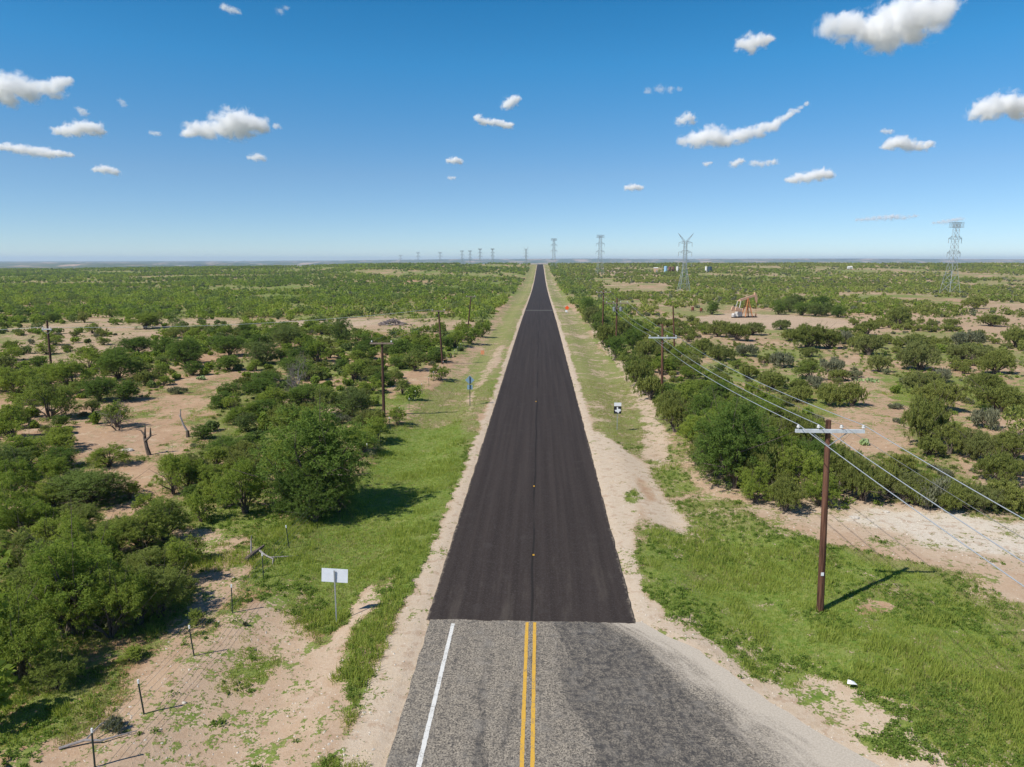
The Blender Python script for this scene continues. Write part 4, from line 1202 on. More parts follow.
mb = MB(); d = .75; mb.plate([(0, -d), (d, 0), (0, d), (-d, 0)], .008, Matrix.Translation((0, -.05, 1.65))); mb.build("diamond_panel", M['orange'], e)
mb = MB(); mb.plate([(-.35, -.3), (.35, -.3), (.35, .3), (-.35, .3)], .008, Matrix.Translation((-.25, -.1, .62))); mb.build("lower_plate", M['signwhite'], e)
sx, sy = pix(482.5, 356)
e = empty("marker_sign", (sx, sy, float(zground(sx, sy)))); tag(e, "small faded orange rectangular marker low on the left verge", "road sign")
mb = MB(); mb.bar((0, 0, -.2), (0, 0, .6), .05); mb.build("post", M['armwood'], e)
mb = MB(); mb.plate([(-.32, -.35), (.32, -.35), (.32, .35), (-.32, .35)], .01, Matrix.Translation((0, -.04, .62))); mb.build("panel", M['orange2'], e)
for i, (px, py, w_) in enumerate([(534, 487, "on the road level with the big mesquite"), (533.5, 556, "on the near part of the dark road"), (536, 402, "on the road level with the route sign")]):
    x, y = pix(px, py)
    mb = MB(); mb.box((0, 0, .015), (.10, .03, .03)); mb.box((0, 0, .05), (.10, .008, .06))
    o = mb.build("road_tab", M['tab'], loc=(x, y, .03)); tag(o, "tiny yellow marker tab " + w_, "road marker", "yellow tabs on the new asphalt")

# ------------------------------------------------------------------ left fence
e = empty("wire_fence", (-14, 20, 0)); tag(e, "thin wire fence on steel posts with white tips, left of the grass verge", "fence")
fy = [20.0, 22.46]
fy = [pix(91.5, 767)[1], pix(149, 714)[1], pix(197.6, 656)[1], pix(235, 613)[1], pix(263, 579)[1], pix(286, 548)[1]]
while fy[-1] < 170: fy.append(fy[-1] + 4.6)
for i, y in enumerate(fy):
    x = -14.05 + .05 * math.sin(i * 2.1); z = float(zground(x, y))
    mb = MB(); mb.box((0, 0, .6), (.032, .032, 1.25)); mb.box((0, -.03, .6), (.02, .03, 1.25))
    o = mb.build("post", M['postgreen'], e); o.location = (x + 14, y - 20, z); o.rotation_euler = (.05 * math.sin(i * 1.3), -.03 + .05 * math.cos(i * 1.9), 0)
    mb = MB(); mb.box((0, 0, 1.30), (.055, .055, .14)); mb.build("tip", M['postwhite'], o)
for k_, hz in enumerate((.35, .65, .95, 1.18)):
    mb = MB(); mb.tube([(-.0, y - 20, float(zground(-14, y)) + hz) for y in fy], .006, 4); mb.build("wire", M['wiredark'], e)

# ------------------------------------------------------------------ dead wood
def bare_tree(px, py, w, h, seed, label, name="bare_tree", mt=None, fine=True):
    x, y = pix(px, py); z = float(zground(x, y)); _, _, zc = proj(x, y, z)
    mb = bare_mesh(seed, fine=fine)
    V = np.array([tuple(v) for v in mb.V]); ext = V.max(0) - V.min(0)
    tw = w * zc / F; th = h * zc / F / math.cos(math.atan2(16, y))
    o = mb.build(name, mt or [M['deadwood'], M['twig']], loc=(x, y, z)); o.scale = (tw / ext[0], tw / ext[0], th / V[:, 2].max())
    tag(o, label, "dead tree"); return o
bare_tree(297, 397, 42, 48, 3, "leafless grey purple tree among green mesquites on the left")
bare_tree(38, 392, 26, 20, 5, "pale leafless tree crown behind the lone far left pole", fine=False)
bare_tree(118, 430, 36, 30, 14, "open branched half bare tree at the edge of the bare left patch", mt=[M['bark'], M['twig']], fine=False)
x, y = pix(148, 455); z = float(zground(x, y)); mb = MB()
mb.tube([(.15, 0, -.2), (-.05, 0, .8), (-.2, .1, 1.7), (-.1, 0, 2.3)], [.20, .15, .13, .08], 8)
mb.tube([(-.15, 0, 1.4), (.3, .1, 1.9), (.35, .1, 2.7)], [.14, .10, .04], 6); mb.tube([(-.1, 0, 1.9), (-.5, .2, 2.4), (-.9, .2, 2.5)], [.10, .06, .02], 5); mb.tube([(.3, .1, 1.9), (.9, 0, 2.1)], [.06, .02], 5); mb.tube([(-.1, 0, 2.2), (.0, 0, 3.0)], [.09, .03], 5)
o = mb.build("tree_stub", M['bark'], loc=(x, y, z)); o.scale = (1, 1, .85); tag(o, "dark dead trunk stub with broken limbs on the bare left patch", "dead tree")
x, y = pix(188, 437); z = float(zground(x, y)); mb = MB()
mb.tube([(0, 0, -.2), (0, 0, .6)], [.18, .14], 7, mi=1); mb.tube([(0, 0, .5), (-.35, 0, 1.2), (-.6, .1, 1.9), (-.55, .1, 2.6)], [.10, .08, .06, .03], 6); mb.tube([(-.45, 0, 1.5), (-.75, .1, 2.1)], [.05, .02], 5)
o = mb.build("dead_snag", [M['deadwood'], M['bark']], loc=(x, y, z)); tag(o, "thin leaning dead snag right of the dark trunk stub", "dead tree")
x, y = pix(250, 558); z = float(zground(x, y))
e = empty("fallen_log", (x, y, z)); tag(e, "dark fallen log with white broken branches beside the left fence", "log")
mb = MB(); mb.tube([(0, -.5, .12), (.2, .2, .25), (.55, .7, .45)], [.13, .11, .06], 8); mb.build("trunk", M['bark'], e)
mb = MB(); mb.tube([(.35, .4, .3), (.8, .1, .15), (1.4, -.3, .1), (1.6, -.9, .06)], [.06, .05, .035, .02], 6); mb.tube([(0, .2, .2), (-.1, .5, .8), (-.05, .5, 1.1)], [.05, .035, .015], 6); mb.tube([(1.1, -.1, .1), (1.9, .0, .12), (2.6, .3, .06)], [.04, .03, .012], 6)
mb.build("branch", M['deadwood'], e)
x, y = pix(65, 750); z = float(zground(x, y))
mb = MB(); mb.tube([(-.2, 0, .05), (.5, .3, .16), (1.0, .35, .12), (1.9, .95, .08)], [.045, .045, .035, .015], 6); mb.tube([(.5, .3, .15), (.7, .9, .35), (1.1, 1.2, .3)], [.03, .02, .01], 5)
tag(mb.build("fallen_branch", M['deadwood'], loc=(x, y, z)), "pale fallen branch in the shade at the lower left corner", "branch")
x, y = pix(393, 325); z = float(zground(x, y)); mb = MB(); rr_ = random.Random(3)
for i in range(90):
    a = rr_.random() * 6.28; q = rr_.random() ** .7; cx, cy = 3.6 * q * math.cos(a), 1.6 * q * math.sin(a); hh = 1.5 * (1 - q) + .2
    dx, dy = rr_.uniform(-1.4, 1.4), rr_.uniform(-.9, .9)
    mb.tube([(cx - dx, cy - dy, max(.05, hh - rr_.uniform(0, .5))), (cx, cy, hh), (cx + dx, cy + dy, max(.05, hh - rr_.uniform(0, .6)))], [.07, .09, .03], 4)
tag(mb.build("brush_pile", M['twig'], loc=(x, y, z)), "long heap of grey dead branches in the clearing left of the third left pole", "brush pile")
# prickly pears
def cactus(px, py, w, label):
    x, y = pix(px, py); z = float(zground(x, y)); zc = proj(x, y, z)[2]; rad = w * zc / F / 2
    mb = MB(); q = random.Random(int(px * 7))
    for i in range(int(26 + rad * 14)):
        a = q.random() * 6.28; r = rad * math.sqrt(q.random()); hz = .12 + q.random() * .45 * (1 - r / rad * .5)
        Mx = Matrix.Translation((r * math.cos(a), r * math.sin(a) * .7, hz)) @ Matrix.Rotation(q.random() * 6.28, 4, 'Z') @ Matrix.Rotation(q.uniform(-.7, .7), 4, 'X')
        mb.plate([(.13 * math.sin(t) * (1 - .2 * math.cos(t)), .17 * -math.cos(t)) for t in np.linspace(0, 6.28, 10)[:-1]], .035, Mx)
    tag(mb.build("prickly_pear", M['cactus'], loc=(x, y, z)), label, "cactus", "prickly pear clumps")
cactus(867, 382, 22, "wide pale prickly pear clump on sand in the middle of the right field")
cactus(864, 445, 10, "small pale prickly pear clump right of the near pole crossarm")
cactus(201, 380, 9, "pale prickly pear on the bare patch left of the bare purple tree")
cactus(806, 379, 13, "pale green prickly pear below the grey shrub in the right field")
# rocks
def rock(px, py, w, label, m='rock', hz=.4):
    x, y = pix(px, py); z = float(zground(x, y)); zc = proj(x, y, z)[2]; s = w * zc / F / 2
    bm = bmesh.new(); bmesh.ops.create_icosphere(bm, subdivisions=3, radius=1)
    for v in bm.verts:
        n = .75 + .5 * float(fbm(np.array(v.co.x * 1.3 + px), np.array(v.co.y * 1.3 + v.co.z * 2.1), 7, 3))
        v.co = Vector((v.co.x * s * n, v.co.y * s * n * .7, v.co.z * s * n * hz))
    me = bpy.data.meshes.new("rock"); bm.to_mesh(me); bm.free(); me.materials.append(M[m])
    o = bpy.data.objects.new("rock", me); COL.objects.link(o); o.location = (x, y, z + s * .1); tag(o, label, "rock")
rock(128, 451, 11, "flat whitish rock on bare soil beside the dead trunk stub")
rock(854, 518, 10, "flat pale rock on the side track just right of the near pole")
rock(886, 512, 8, "small pale rock further right along the side track", hz=.3)
rock(184, 703, 5, "small white stone on bare dirt right of the nearest fence posts", hz=.5)
x, y = pix(851, 689); z = float(zground(x, y)) + .22
mb = MB(); mb.add([(-.16, 0, 0), (.0, -.1, .04), (.2, -.06, 0), (.12, .08, .06), (-.1, .12, .1), (-.04, .02, .14)], [(0, 1, 5), (1, 2, 5), (2, 3, 5), (3, 4, 5), (4, 0, 5), (0, 4, 3, 2, 1)])
tag(mb.build("plastic_scrap", M['scrap'], loc=(x, y, z)), "crumpled white scrap lying in the grass below the near pole", "litter")

# ------------------------------------------------------------------ pump jack
x, y = pix(745, 317.5); z = float(zground(x, y))
e = empty("pump_jack", (x, y, z), R(24)); tag(e, "peach and rust oil pump jack on a bare pad in the right field", "pump jack")
mb = MB()
for s in (-.7, .7): mb.box((-.3, s, .15), (8.0, .3, .3))
for xx in (-4, -2, 0, 2, 3.4): mb.box((xx, 0, .18), (.25, 1.5, .2))
mb.build("base_skid", M['pj_dark'], e)
mb = MB(); ap = Vector((.6, 0, 5.6))
for s in (-.9, .9):
    mb.bar((1.9, s, .3), ap + Vector((0, s * .2, 0)), .26); mb.bar((-.6, s, .3), ap + Vector((0, s * .2, 0)), .26)
for h_ in (1.6, 3.2):
    f_ = h_ / 5.6
    mb.bar((1.9 - 1.3 * f_, -.9 + .7 * f_, h_), (1.9 - 1.3 * f_, .9 - .7 * f_, h_), .12); mb.bar((1.9 - 1.3 * f_, -.8 + .6 * f_, h_), (-.6 + 1.2 * f_, -.8 + .6 * f_, h_), .12)
mb.build("samson_post", M['pj_rust'], e)
tilt = R(14)
Bm = Matrix.Translation((.6, 0, 5.75)) @ Matrix.Rotation(-tilt, 4, 'Y')
mb = MB(); a = Bm @ Vector((-3.1, 0, 0)); b_ = Bm @ Vector((2.7, 0, .0)); mb.bar(a, b_, .38, .62); mb.build("walking_beam", M['pj_tan'], e)
mb = MB()
arc = [(2.6 + .95 * 1 * 1.0 * math.cos(t) - .35, 2.9 * math.sin(t) * .62 - .75) for t in np.linspace(R(-62), R(62), 10)]
mb.plate([(2.45, -1.0), (2.75, -2.3)] + arc[1:] + [(2.5, .75)], .5, Bm); mb.build("horse_head", M['pj_tan'], e)
cr = Vector((-2.4, 0, 2.1)); tail = Bm @ Vector((-3.0, 0, 0))
for s in (-.85, .85):
    mb = MB(); mb.bar(cr + Vector((-.6, s, .3)), tail + Vector((0, s * .8, -.1)), .16); mb.build("pitman_arm", M['pj_pale'], e)
    mb = MB(); Mx = Matrix.Translation(cr + Vector((0, s, 0))) @ Matrix.Rotation(R(200), 4, 'Y')
    mb.plate([(-.3, -.25), (.6, -.4), (1.4, -.75), (1.9, -.5), (2.0, 0), (1.9, .5), (1.4, .75), (.6, .4), (-.3, .25)], .3, Mx); mb.build("counterweight", M['pj_tan'], e)
mb = MB(); mb.bar(tail + Vector((0, -.75, -.1)), tail + Vector((0, .75, -.1)), .22); mb.build("equaliser_bar", M['pj_tan'], e)
mb = MB(); mb.box(cr - Vector((0, 0, .1)), (1.3, 1.2, 1.1)); mb.box((-2.4, 0, 1.0), (1.6, 1.4, 1.1)); mb.build("gearbox", M['pj_pale'], e)
mb = MB(); mb.tube([(-4.0, -.4, .9), (-4.0, .6, .9)], .42, 14); mb.box((-4.0, .1, .5), (.9, .9, .3)); mb.build("motor", M['pj_pale'], e)
mb = MB(); mb.tube([(3.85, 0, 0.2), (3.85, 0, 5.0)], .035, 6); mb.tube([(3.85, 0, 0), (3.85, 0, 1.1)], .14, 10); mb.bar((3.5, 0, .6), (4.3, 0, .6), .14); mb.build("wellhead", M['pj_rust'], e)
mb = MB()
for s in (-.18, .18): mb.bar((2.05, s, .3), (.95, s, 5.3), .04)
for i in range(14): f_ = i / 14; mb.bar((2.05 - 1.1 * f_, -.18, .3 + 5 * f_), (2.05 - 1.1 * f_, .18, .3 + 5 * f_), .03)
mb.build("ladder", M['pj_pale'], e)

for i, (px, py, lab) in enumerate([(692.5, 312, "left of two small rust red vessels beyond the bare pole"), (701, 313, "right of two small rust red vessels left of the pump jack")]):
    x, y = pix(px, py); z = float(zground(x, y))
    e = empty("separator_vessel", (x, y, z)); tag(e, lab, "oil equipment", "rust red vessels by the well pad")
    mb = MB(); mb.lathe((0, 0, .5), [(.1, 0), (.4, .1), (.45, .2), (.45, .9), (.4, 1.05), (.1, 1.15)], 12); mb.build("vessel", M['redrust'], e)
    mb = MB()
    for a in (0, 2.1, 4.2): mb.bar((.42 * math.cos(a), .42 * math.sin(a), -.1), (.42 * math.cos(a), .42 * math.sin(a), .8), .08)
    mb.bar((-1.1, .2, .5), (1.1, .2, .5), .1); mb.build("stand", M['pj_dark'], e)

# ------------------------------------------------------------------ tanks and sheds far off
def tank(px, py_, D, r, h, m, label, shed=False):
    X, _, _ = at_depth(px, py_, D); z = float(zground(X, D))
    top = at_depth(px, py_, D)[2]; z = max(z, top - h - 2)
    e = empty("storage_tank" if not shed else "metal_shed", (X, D, float(zground(X, D)))); tag(e, label, "storage tank" if not shed else "shed")
    dz = z - float(zground(X, D)); H_ = h + dz
    if not shed:
        mb = MB(); mb.lathe((0, 0, 0), [(r, 0), (r, H_), (r * .9, H_ + .15), (.2, H_ + r * .25)], 24); mb.build("shell", M[m], e)
        mb = MB(); mb.tube([(r + .08, 0, 0), (r + .08, 0, H_)], .06, 5); mb.tube([(0, -r * .3, H_), (0, -r * .3, H_ + .9)], .12, 6); mb.build("vent_pipe", M['steel'], e)
    else:
        mb = MB(); mb.box((0, 0, H_ / 2), (2 * r, r * 1.3, H_)); mb.build("wall", M[m], e)
        mb = MB(); mb.add([(-r - .2, -r * .75, H_), (r + .2, -r * .75, H_), (r + .2, r * .75, H_), (-r - .2, r * .75, H_), (-r - .2, 0, H_ + r * .35), (r + .2, 0, H_ + r * .35)], [(0, 1, 5, 4), (2, 3, 4, 5), (0, 4, 3), (1, 2, 5), (0, 3, 2, 1)]); mb.build("roof", M['tank_white'], e)
        mb = MB(); mb.box((r * .3, -r * .65 - .05, 1.2), (1.4, .08, 2.4)); mb.build("door", M['steel'], e)
tank(665.8, 264.6, 800, 1.7, 3.6, 'tank_blue', "light blue storage tank at the left end of the distant row")
tank(670.0, 265.0, 803, 1.5, 2.8, 'tank_brown', "brown storage tank next to the light blue one")
tank(673.4, 265.1, 806, 1.4, 2.8, 'tank_brown', "second brown storage tank, between brown and white ones")
tank(677.6, 264.9, 800, 1.3, 2.9, 'tank_white', "white storage tank at the right end of the distant row")
tank(706.4, 264.9, 800, 1.3, 3.2, 'tank_white', "pale tank touching the dark one right of the V topped pylon")
tank(710.0, 265.0, 798, 2.2, 3.2, 'tank_dark', "dark blue tank right of the V topped pylon")
tank(850, 265.2, 900, 2.6, 2.2, 'tank_white', "tiny white shed on the horizon left of the tallest pylon", shed=True)
tank(656, 266.3, 810, 2.2, 2.6, 'pj_tan', "tan shed left of the light blue tank", shed=True)

# ------------------------------------------------------------------ pylons
def pylon(X, Y, topz, label, kind='flat', rz=0.5, thin=1.0):
    z = float(zground(X, Y)); H = topz - z
    e = empty("transmission_pylon", (X, Y, z), rz); tag(e, label, "pylon", "lattice pylons crossing the plain")
    t = .075 * thin
    body_top = H * (.86 if kind == 'vee' else .97)
    waist = H * .42
    bw, ww, tw = H * .092, H * (.030 if kind == 'vee' else .040), H * (.022 if kind == 'vee' else .028)
    def half(h): return np.interp(h, [0, waist, body_top], [bw, ww, tw])
    mb = MB(); lv = [0, H * .15, H * .28, waist] + list(np.linspace(waist, body_top, 8)[1:])
    for a, b in zip(lv[:-1], lv[1:]):
        ha, hb_ = half(a), half(b)
        ca = [(-ha, -ha), (ha, -ha), (ha, ha), (-ha, ha)]; cb = [(-hb_, -hb_), (hb_, -hb_), (hb_, hb_), (-hb_, hb_)]
        for i in range(4):
            j = (i + 1) % 4
            mb.bar((*ca[i], a), (*cb[i], b), t * 1.7)
            mb.bar((*ca[i], a), (*cb[j], b), t); mb.bar((*ca[j], a), (*cb[i], b), t); mb.bar((*cb[i], b), (*cb[j], b), t)
    mb.build("tower_body", M['lattice'], e)
    arms = [H * .50, H * .66, H * .82] if kind == 'vee' else [H * .56, H * .76]
    for h_ in arms:
        mb = MB(); L = H * .115 if kind == 'vee' else H * .115
        w_ = half(h_)
        for s in (-1, 1):
            tip = (s * L, 0, h_ + .02 * H)
            for q in (-1, 1):
                mb.bar((s * w_, q * w_, h_), tip, t * 1.3); mb.bar((s * w_, q * w_, h_ + .05 * H), tip, t * 1.3)
                mb.bar((s * (w_ + L) / 2, q * w_ / 2, h_ + .01 * H), (s * w_, q * w_, h_ + .05 * H), t)
        mb.build("cross_arm", M['lattice'], e)
        for s in (-1, 1):
            mb = MB(); mb.tube([(s * L, 0, h_ + .02 * H), (s * L, 0, h_ - .05 * H)], .12 * thin, 5); mb.build("insulator", M['steel'], e)
    mb = MB()
    if kind == 'vee':
        for s in (-1, 1):
            tip = (s * H * .135, 0, H)
            for q in (-1, 1):
                mb.bar((s * tw * .3, q * tw, body_top), tip, t * 1.3); mb.bar((s * tw, q * tw, body_top - .02 * H), tip, t * 1.3)
        mb.build("earth_wire_horn", M['lattice'], e)
    else:
        L = H * .105
        for q in (-1, 1):
            mb.bar((-L, q * tw, H * .93), (L, q * tw, H * .93), t * 1.5); mb.bar((-L, q * tw, H), (L, q * tw, H), t * 1.5)
            for i in range(8):
                xa = -L + 2 * L * i / 8; xb = xa + L / 4
                mb.bar((xa, q * tw, H * .93), (xb, q * tw, H), t); mb.bar((xb, q * tw, H * .93), (xa, q * tw, H), t)
        mb.build("top_bridge", M['lattice'], e)
def py_(px, ptop, D, label, kind, thin=1, rz=.5):
    X, Y, Z = at_depth(px, ptop, D); pylon(X, Y, Z, label, kind, rz, thin)
py_(957, 222.5, 400, "tallest nearest lattice pylon at the far right with a flat top bridge", 'flat', 1.1, .3)
py_(686, 233, 410, "V topped lattice pylon right of the road near the tanks", 'vee', 1.1, .1)
py_(600.5, 235, 750, "pale pylon midway between the road end and the V topped pylon", 'flat', 1.2, .3)
py_(554, 238.5, 980, "pylon just right of the road end on the skyline", 'flat', 1.3, .3)
py_(526, 247, 1060, "pylon just left of the road end on the skyline", 'vee', 1.4, .2)
for px, pt, D, lab in [(492.5, 248.5, 1500, "first small pylon left of the road end pylons"), (480, 248.5, 1650, "second small pylon left of the road end pylons"),
                       (470, 250.5, 1800, "third small pylon left of the road end pylons"), (462, 250.5, 1950, "fourth small pylon left of the road end pylons"),
                       (440, 252, 2200, "fifth faint pylon left of the road end pylons"), (418, 252, 2500, "second faintest pylon in the row on the skyline"), (400.5, 255, 2900, "faintest leftmost pylon on the skyline")]:
    py_(px, pt, D, lab, 'flat', 1.8, .3)
print("objects", time.time() - T0)

# ------------------------------------------------------------------ clouds: real bodies of scattering air, outside the haze
def cloud_mat(name, dens_, k_, rmax_, lumps_, soft):
    """density falls off from the lumps' centres and is torn by noise; positions in the cloud's own metres"""
    b = NB(name)
    v = b.new("ShaderNodeVolumePrincipled"); v.inputs["Color"].default_value = (1, 1, 1, 1)
    v.inputs["Anisotropy"].default_value = .0
    pc = b.objc(); cur = None
    for (c_, r_) in lumps_:
        sb = b.new("ShaderNodeVectorMath", operation='SUBTRACT'); b.link(pc, sb.inputs[0]); sb.inputs[1].default_value = c_
        ml = b.new("ShaderNodeVectorMath", operation='MULTIPLY'); b.link(sb.outputs[0], ml.inputs[0]); ml.inputs[1].default_value = (1 / (1.15 * r_), 1 / (1.4 * r_), 1 / (.82 * r_))
        ln = b.new("ShaderNodeVectorMath", operation='LENGTH'); b.link(ml.outputs[0], ln.inputs[0])
        if cur is None: cur = ln.outputs["Value"]
        else:
            sm_ = b.new("ShaderNodeMath", operation='SMOOTH_MIN'); b.link(cur, sm_.inputs[0]); b.link(ln.outputs["Value"], sm_.inputs[1]); sm_.inputs[2].default_value = .35; cur = sm_.outputs[0]
    n1 = b.noise(pc, 1 / (rmax_ * k_ * .75), 7, .68, .4)
    f = b.math('ADD', b.math('SUBTRACT', 1.0, cur), b.math('MULTIPLY', b.math('SUBTRACT', n1, .50), 3.8))
    b.link(b.math('MULTIPLY', b.rng(f, 0, soft), dens_), v.inputs["Density"])
    b.link(v.outputs[0], b.out.inputs["Volume"]); return b.m
CM = {}
ALT = 1300.
CLOUDS = [
    ("big white cloud at the top right corner region", 1.0, [(832, 25, 11), (848, 26, 14), (866, 30, 15), (884, 32, 17), (900, 28, 20), (918, 20, 20), (934, 8, 17), (905, 12, 17), (880, 18, 13), (893, 43, 9), (948, 6, 6), (860, 38, 5)]),
    ("ragged small cloud left of the big top right cloud", .8, [(742, 45, 6), (752, 42, 9), (762, 41, 7), (770, 39, 4), (752, 49, 5)]),
    ("white cloud cut by the right edge of the sky", 1.0, [(977, 113, 7), (990, 107, 11), (1004, 104, 12), (1018, 108, 11), (1032, 108, 12), (985, 116, 7)]),
    ("long white cloud with a tail rising to the right", .9, [(684, 142, 6), (698, 139, 9), (712, 136, 11), (722, 141, 7), (733, 137, 8), (746, 134, 8), (760, 131, 7), (773, 126, 6), (784, 118, 4), (795, 111, 4), (806, 104, 3)]),
    ("plump white cloud in the left middle sky", 1.0, [(187, 133, 6), (198, 129, 9), (212, 132, 8), (227, 125, 13), (238, 120, 13), (252, 124, 11), (262, 128, 7), (240, 131, 10), (277, 126, 4)]),
    ("bright cloud at the left edge", 1.0, [(-10, 90, 15), (6, 88, 14), (20, 84, 12), (30, 92, 10), (44, 88, 7), (55, 91, 8), (60, 82, 7), (69, 80, 4), (10, 100, 8)]),
    ("flat based puff below the left edge cloud", .9, [(58, 131, 5), (70, 131, 7), (80, 128, 8), (92, 128, 8), (100, 132, 5)]),
    ("tiny wisp above the flat based puff", .5, [(79, 109, 3), (84, 113, 4)]),
    ("thin long streak cloud at the left edge", .8, [(-5, 147, 4), (8, 147, 5), (20, 149, 6), (32, 151, 6), (46, 153, 6), (60, 154, 5), (71, 155, 3)]),
    ("small oval cloud below the left streak", .8, [(95, 170, 3), (104, 169, 5), (115, 172, 4)]),
    ("small puff under the plump cloud", .7, [(250, 158, 3), (257, 157, 5), (264, 159, 3)]),
    ("tiny faint puff left of the plump cloud", .4, [(152, 133, 3), (158, 134, 3)]),
    ("upper tiny round puff above the road", .8, [(449, 161, 3), (455, 160, 4), (460, 162, 3)]),
    ("lower tiny round puff above the road", .5, [(450, 178, 2.5), (454, 178, 2)]),
    ("small bright puff right of the centre sky", .8, [(505, 106, 4), (511, 102, 6), (516, 98, 4)]),
    ("two lobed wisp left of the bright centre puff", .8, [(478, 118, 4), (484, 122, 4), (493, 122, 4), (502, 124, 4), (509, 126, 4)]),
    ("twin lobed cloud in the right sky", .9, [(888, 146, 5), (896, 142, 7), (904, 143, 7), (914, 147, 5), (926, 146, 5), (932, 143, 3)]),
    ("flat oval cloud below the tailed cloud", .9, [(790, 180, 4), (800, 178, 6), (812, 176, 6), (822, 174, 7), (831, 175, 4)]),
    ("small oval puff low over the road's right", .8, [(627, 188, 3), (633, 187, 4), (640, 188, 3)]),
    ("small lumpy cloud above the tailed cloud", .7, [(681, 121, 5), (688, 116, 5), (692, 122, 4)]),
    ("faint wisp over the right of the road", .3, [(648, 91, 4), (660, 89, 5), (670, 90, 4), (680, 89, 3)]),
    ("left tiny puff under the tailed cloud", .6, [(706, 164, 3), (710, 163, 2)]),
    ("middle tiny puff under the tailed cloud", .7, [(734, 164, 4), (740, 161, 4)]),
    ("right wispy puff under the tailed cloud", .5, [(754, 163, 4), (762, 164, 4), (774, 162, 4)]),
    ("tiny puff over the twin lobed cloud", .5, [(884, 131, 3), (890, 132, 3)]),
    ("long faint low cloud above the right horizon", .55, [(858, 220, 2.5), (868, 219, 3), (880, 218, 3.5), (892, 217, 4), (904, 217, 3), (916, 216, 2.5)]),
    ("low streak cloud behind the tallest pylon", .5, [(934, 223, 2), (944, 222, 3), (954, 220, 3), (962, 219, 2.5)]),
    ("faint thin wisp at the top left", .5, [(224, 7, 4), (231, 10, 4), (238, 12, 3)]),
    ("tiny faint wisp beside the top left one", .25, [(280, 11, 4), (286, 8, 3)]),
    ("tiny faint puff between left clouds", .3, [(121, 101, 3), (124, 105, 3)]),
]
tex = None
for ci, (lab, op, lumps) in enumerate(CLOUDS):
    cx_ = sum(l[0] for l in lumps) / len(lumps); cy_ = sum(l[1] for l in lumps) / len(lumps)
    el = math.atan((260 - cy_) / F); D = min(ALT / math.tan(el), 26000)
    k = D / F
    bm = bmesh.new()
    ctr = Vector(at_depth(cx_, cy_, D)); rmax = max(l[2] for l in lumps); LL = []
    full = []
    for l0, l1 in zip(lumps, lumps[1:] + [None]):
        full.append((l0[0], l0[1], l0[2] * 1.04))
        if l1 is not None and .9 * (l0[2] + l1[2]) > math.hypot(l0[0] - l1[0], l0[1] - l1[1]) > .45 * (l0[2] + l1[2]) or (l1 is not None and op > .3 and math.hypot(l0[0] - l1[0], l0[1] - l1[1]) < 16):
            full.append(((l0[0] + l1[0]) / 2, (l0[1] + l1[1]) / 2, (l0[2] + l1[2]) * .50))
    for (px, pyy, r) in full:
        c = Vector(at_depth(px, pyy, D)) - ctr; LL.append((tuple(c), r * k))
        bmesh.ops.create_icosphere(bm, subdivisions=2, radius=r * k * 1.5, matrix=Matrix.Translation(c) @ Matrix.Diagonal((1.15, 1.4, .82, 1)))
    me = bpy.data.meshes.new("cloud"); bm.to_mesh(me); bm.free()
    tmp = bpy.data.objects.new("tmp_cloud", me); COL.objects.link(tmp)
    rm = tmp.modifiers.new("r", 'REMESH'); rm.mode = 'VOXEL'; rm.voxel_size = max(.6, rmax * .12) * k
    dg = bpy.context.evaluated_depsgraph_get()
    me2 = bpy.data.meshes.new_from_object(tmp.evaluated_get(dg)); bpy.data.objects.remove(tmp)
    me2.materials.clear(); me2.materials.append(cloud_mat("cloud_vapour", op ** 1.5 * 3.8 / (rmax * k), k, rmax, LL, .9 if op > .75 else 1.2))
    o = bpy.data.objects.new("cloud", me2); COL.objects.link(o); o.location = ctr
    tag(o, lab, "cloud", "small fair weather clouds")
print("clouds", time.time() - T0)

# ------------------------------------------------------------------ air
mb = MB(); mb.box((0, 8500, 10), (37000, 20000, 150))
hz = mb.build("haze", None); hz.data.materials.clear()
b = NB("thin_air_haze")
v = b.new("ShaderNodeVolumePrincipled"); v.inputs["Color"].default_value = (.62, .78, 1, 1); v.inputs["Density"].default_value = 7.5e-5; v.inputs["Anisotropy"].default_value = .1
b.link(v.outputs[0], b.out.inputs["Volume"]); hz.data.materials.append(b.m); tag(hz, kind='stuff')

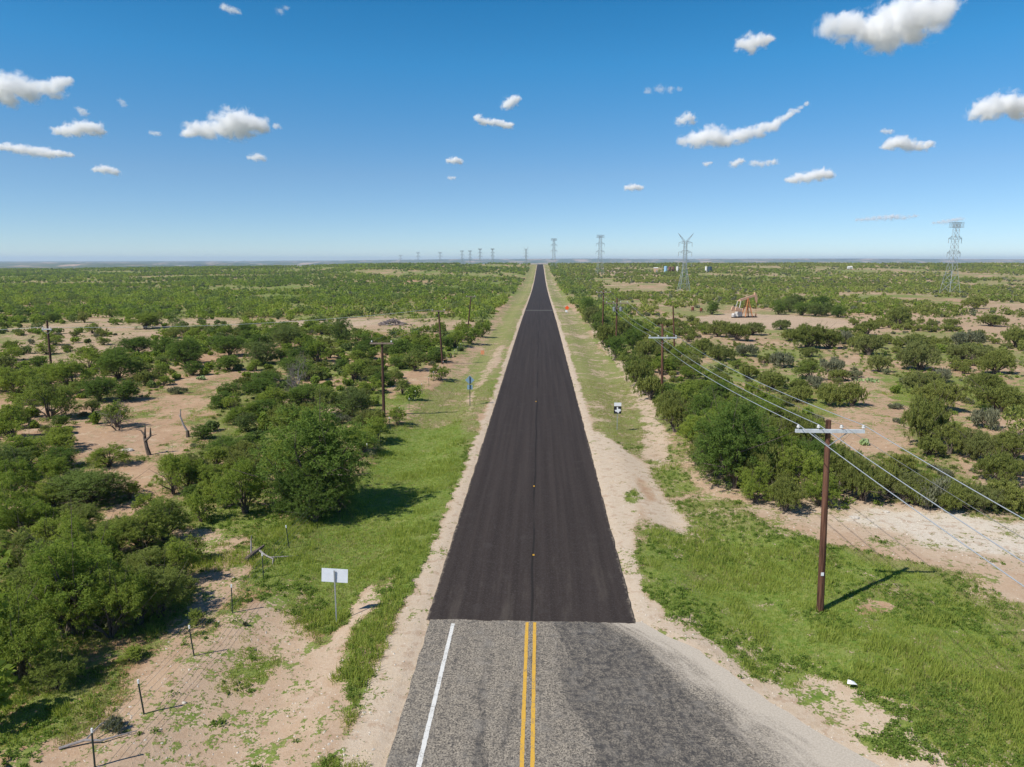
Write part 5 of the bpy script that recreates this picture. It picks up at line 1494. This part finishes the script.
# ------------------------------------------------------------------ light
bx, by = b1; z0 = float(zf(bx, by))
tipx, tipy = pix(911, 569)
sv = Vector((bx - tipx, by - tipy, t1[1] - .2 - float(zf(tipx, tipy)))).normalized()
EL = math.asin(sv.z); AZ = math.atan2(sv.x, sv.y)       # azimuth from +Y towards +X
print("sun elevation", math.degrees(EL), "azimuth", math.degrees(AZ))
sun = bpy.data.lights.new("sun", 'SUN'); sun.energy = 5.0; sun.angle = R(.53); sun.color = (1, .955, .88)
so_ = bpy.data.objects.new("sun", sun); COL.objects.link(so_)
so_.rotation_euler = sv.to_track_quat('Z', 'Y').to_euler(); so_.location = (0, 0, 300)
W = bpy.data.worlds.new("World"); S.world = W; W.use_nodes = True
nt = W.node_tree; nt.nodes.clear()
sky = nt.nodes.new("ShaderNodeTexSky"); sky.sky_type = 'NISHITA'; sky.sun_disc = False
sky.sun_elevation = EL; sky.sun_rotation = AZ; sky.altitude = 0; sky.air_density = .6; sky.dust_density = 0; sky.ozone_density = 6.0
bg = nt.nodes.new("ShaderNodeBackground"); bg.inputs[1].default_value = .15
out = nt.nodes.new("ShaderNodeOutputWorld")
tc = nt.nodes.new("ShaderNodeTexCoord"); sx_ = nt.nodes.new("ShaderNodeSeparateXYZ"); nt.links.new(tc.outputs["Generated"], sx_.inputs[0])
cr_ = nt.nodes.new("ShaderNodeValToRGB"); nt.links.new(sx_.outputs[2], cr_.inputs[0])
el_ = cr_.color_ramp.elements
STOPS = [(0, (1.04, 1.0, .95)), (.112, (1.0, 1.14, 1.07)), (.245, (.48, 1.34, 1.40)), (.33, (.26, 1.22, 1.36)), (.6, (.65, 1.0, 1.15)), (1, (.8, 1, 1.1))]
while len(el_) < len(STOPS): el_.new(.5)
for e_, (p_, c_) in zip(el_, STOPS): e_.position = p_
for e_, (p_, c_) in zip(el_, STOPS): e_.color = (c_[0] / 1.5, c_[1] / 1.5, c_[2] / 1.5, 1)
tn = nt.nodes.new("ShaderNodeMix"); tn.data_type = 'RGBA'; tn.blend_type = 'MULTIPLY'; tn.inputs[0].default_value = 1
nt.links.new(sky.outputs[0], tn.inputs[6]); nt.links.new(cr_.outputs[0], tn.inputs[7]); nt.links.new(tn.outputs[2], bg.inputs[0])
nt.links.new(bg.outputs[0], out.inputs[0])

S.view_settings.view_transform = 'Standard'; S.view_settings.look = 'None'; S.view_settings.exposure = .17; S.view_settings.gamma = 1
S.render.engine = 'CYCLES'
c = S.cycles
c.use_denoising = True
c.max_bounces = 12; c.diffuse_bounces = 3; c.glossy_bounces = 2; c.transmission_bounces = 4; c.volume_bounces = 10; c.transparent_max_bounces = 8
c.sample_clamp_indirect = 6
c.volume_step_rate = .22; c.volume_max_steps = 128
S.render.use_persistent_data = False
print("script total", time.time() - T0)
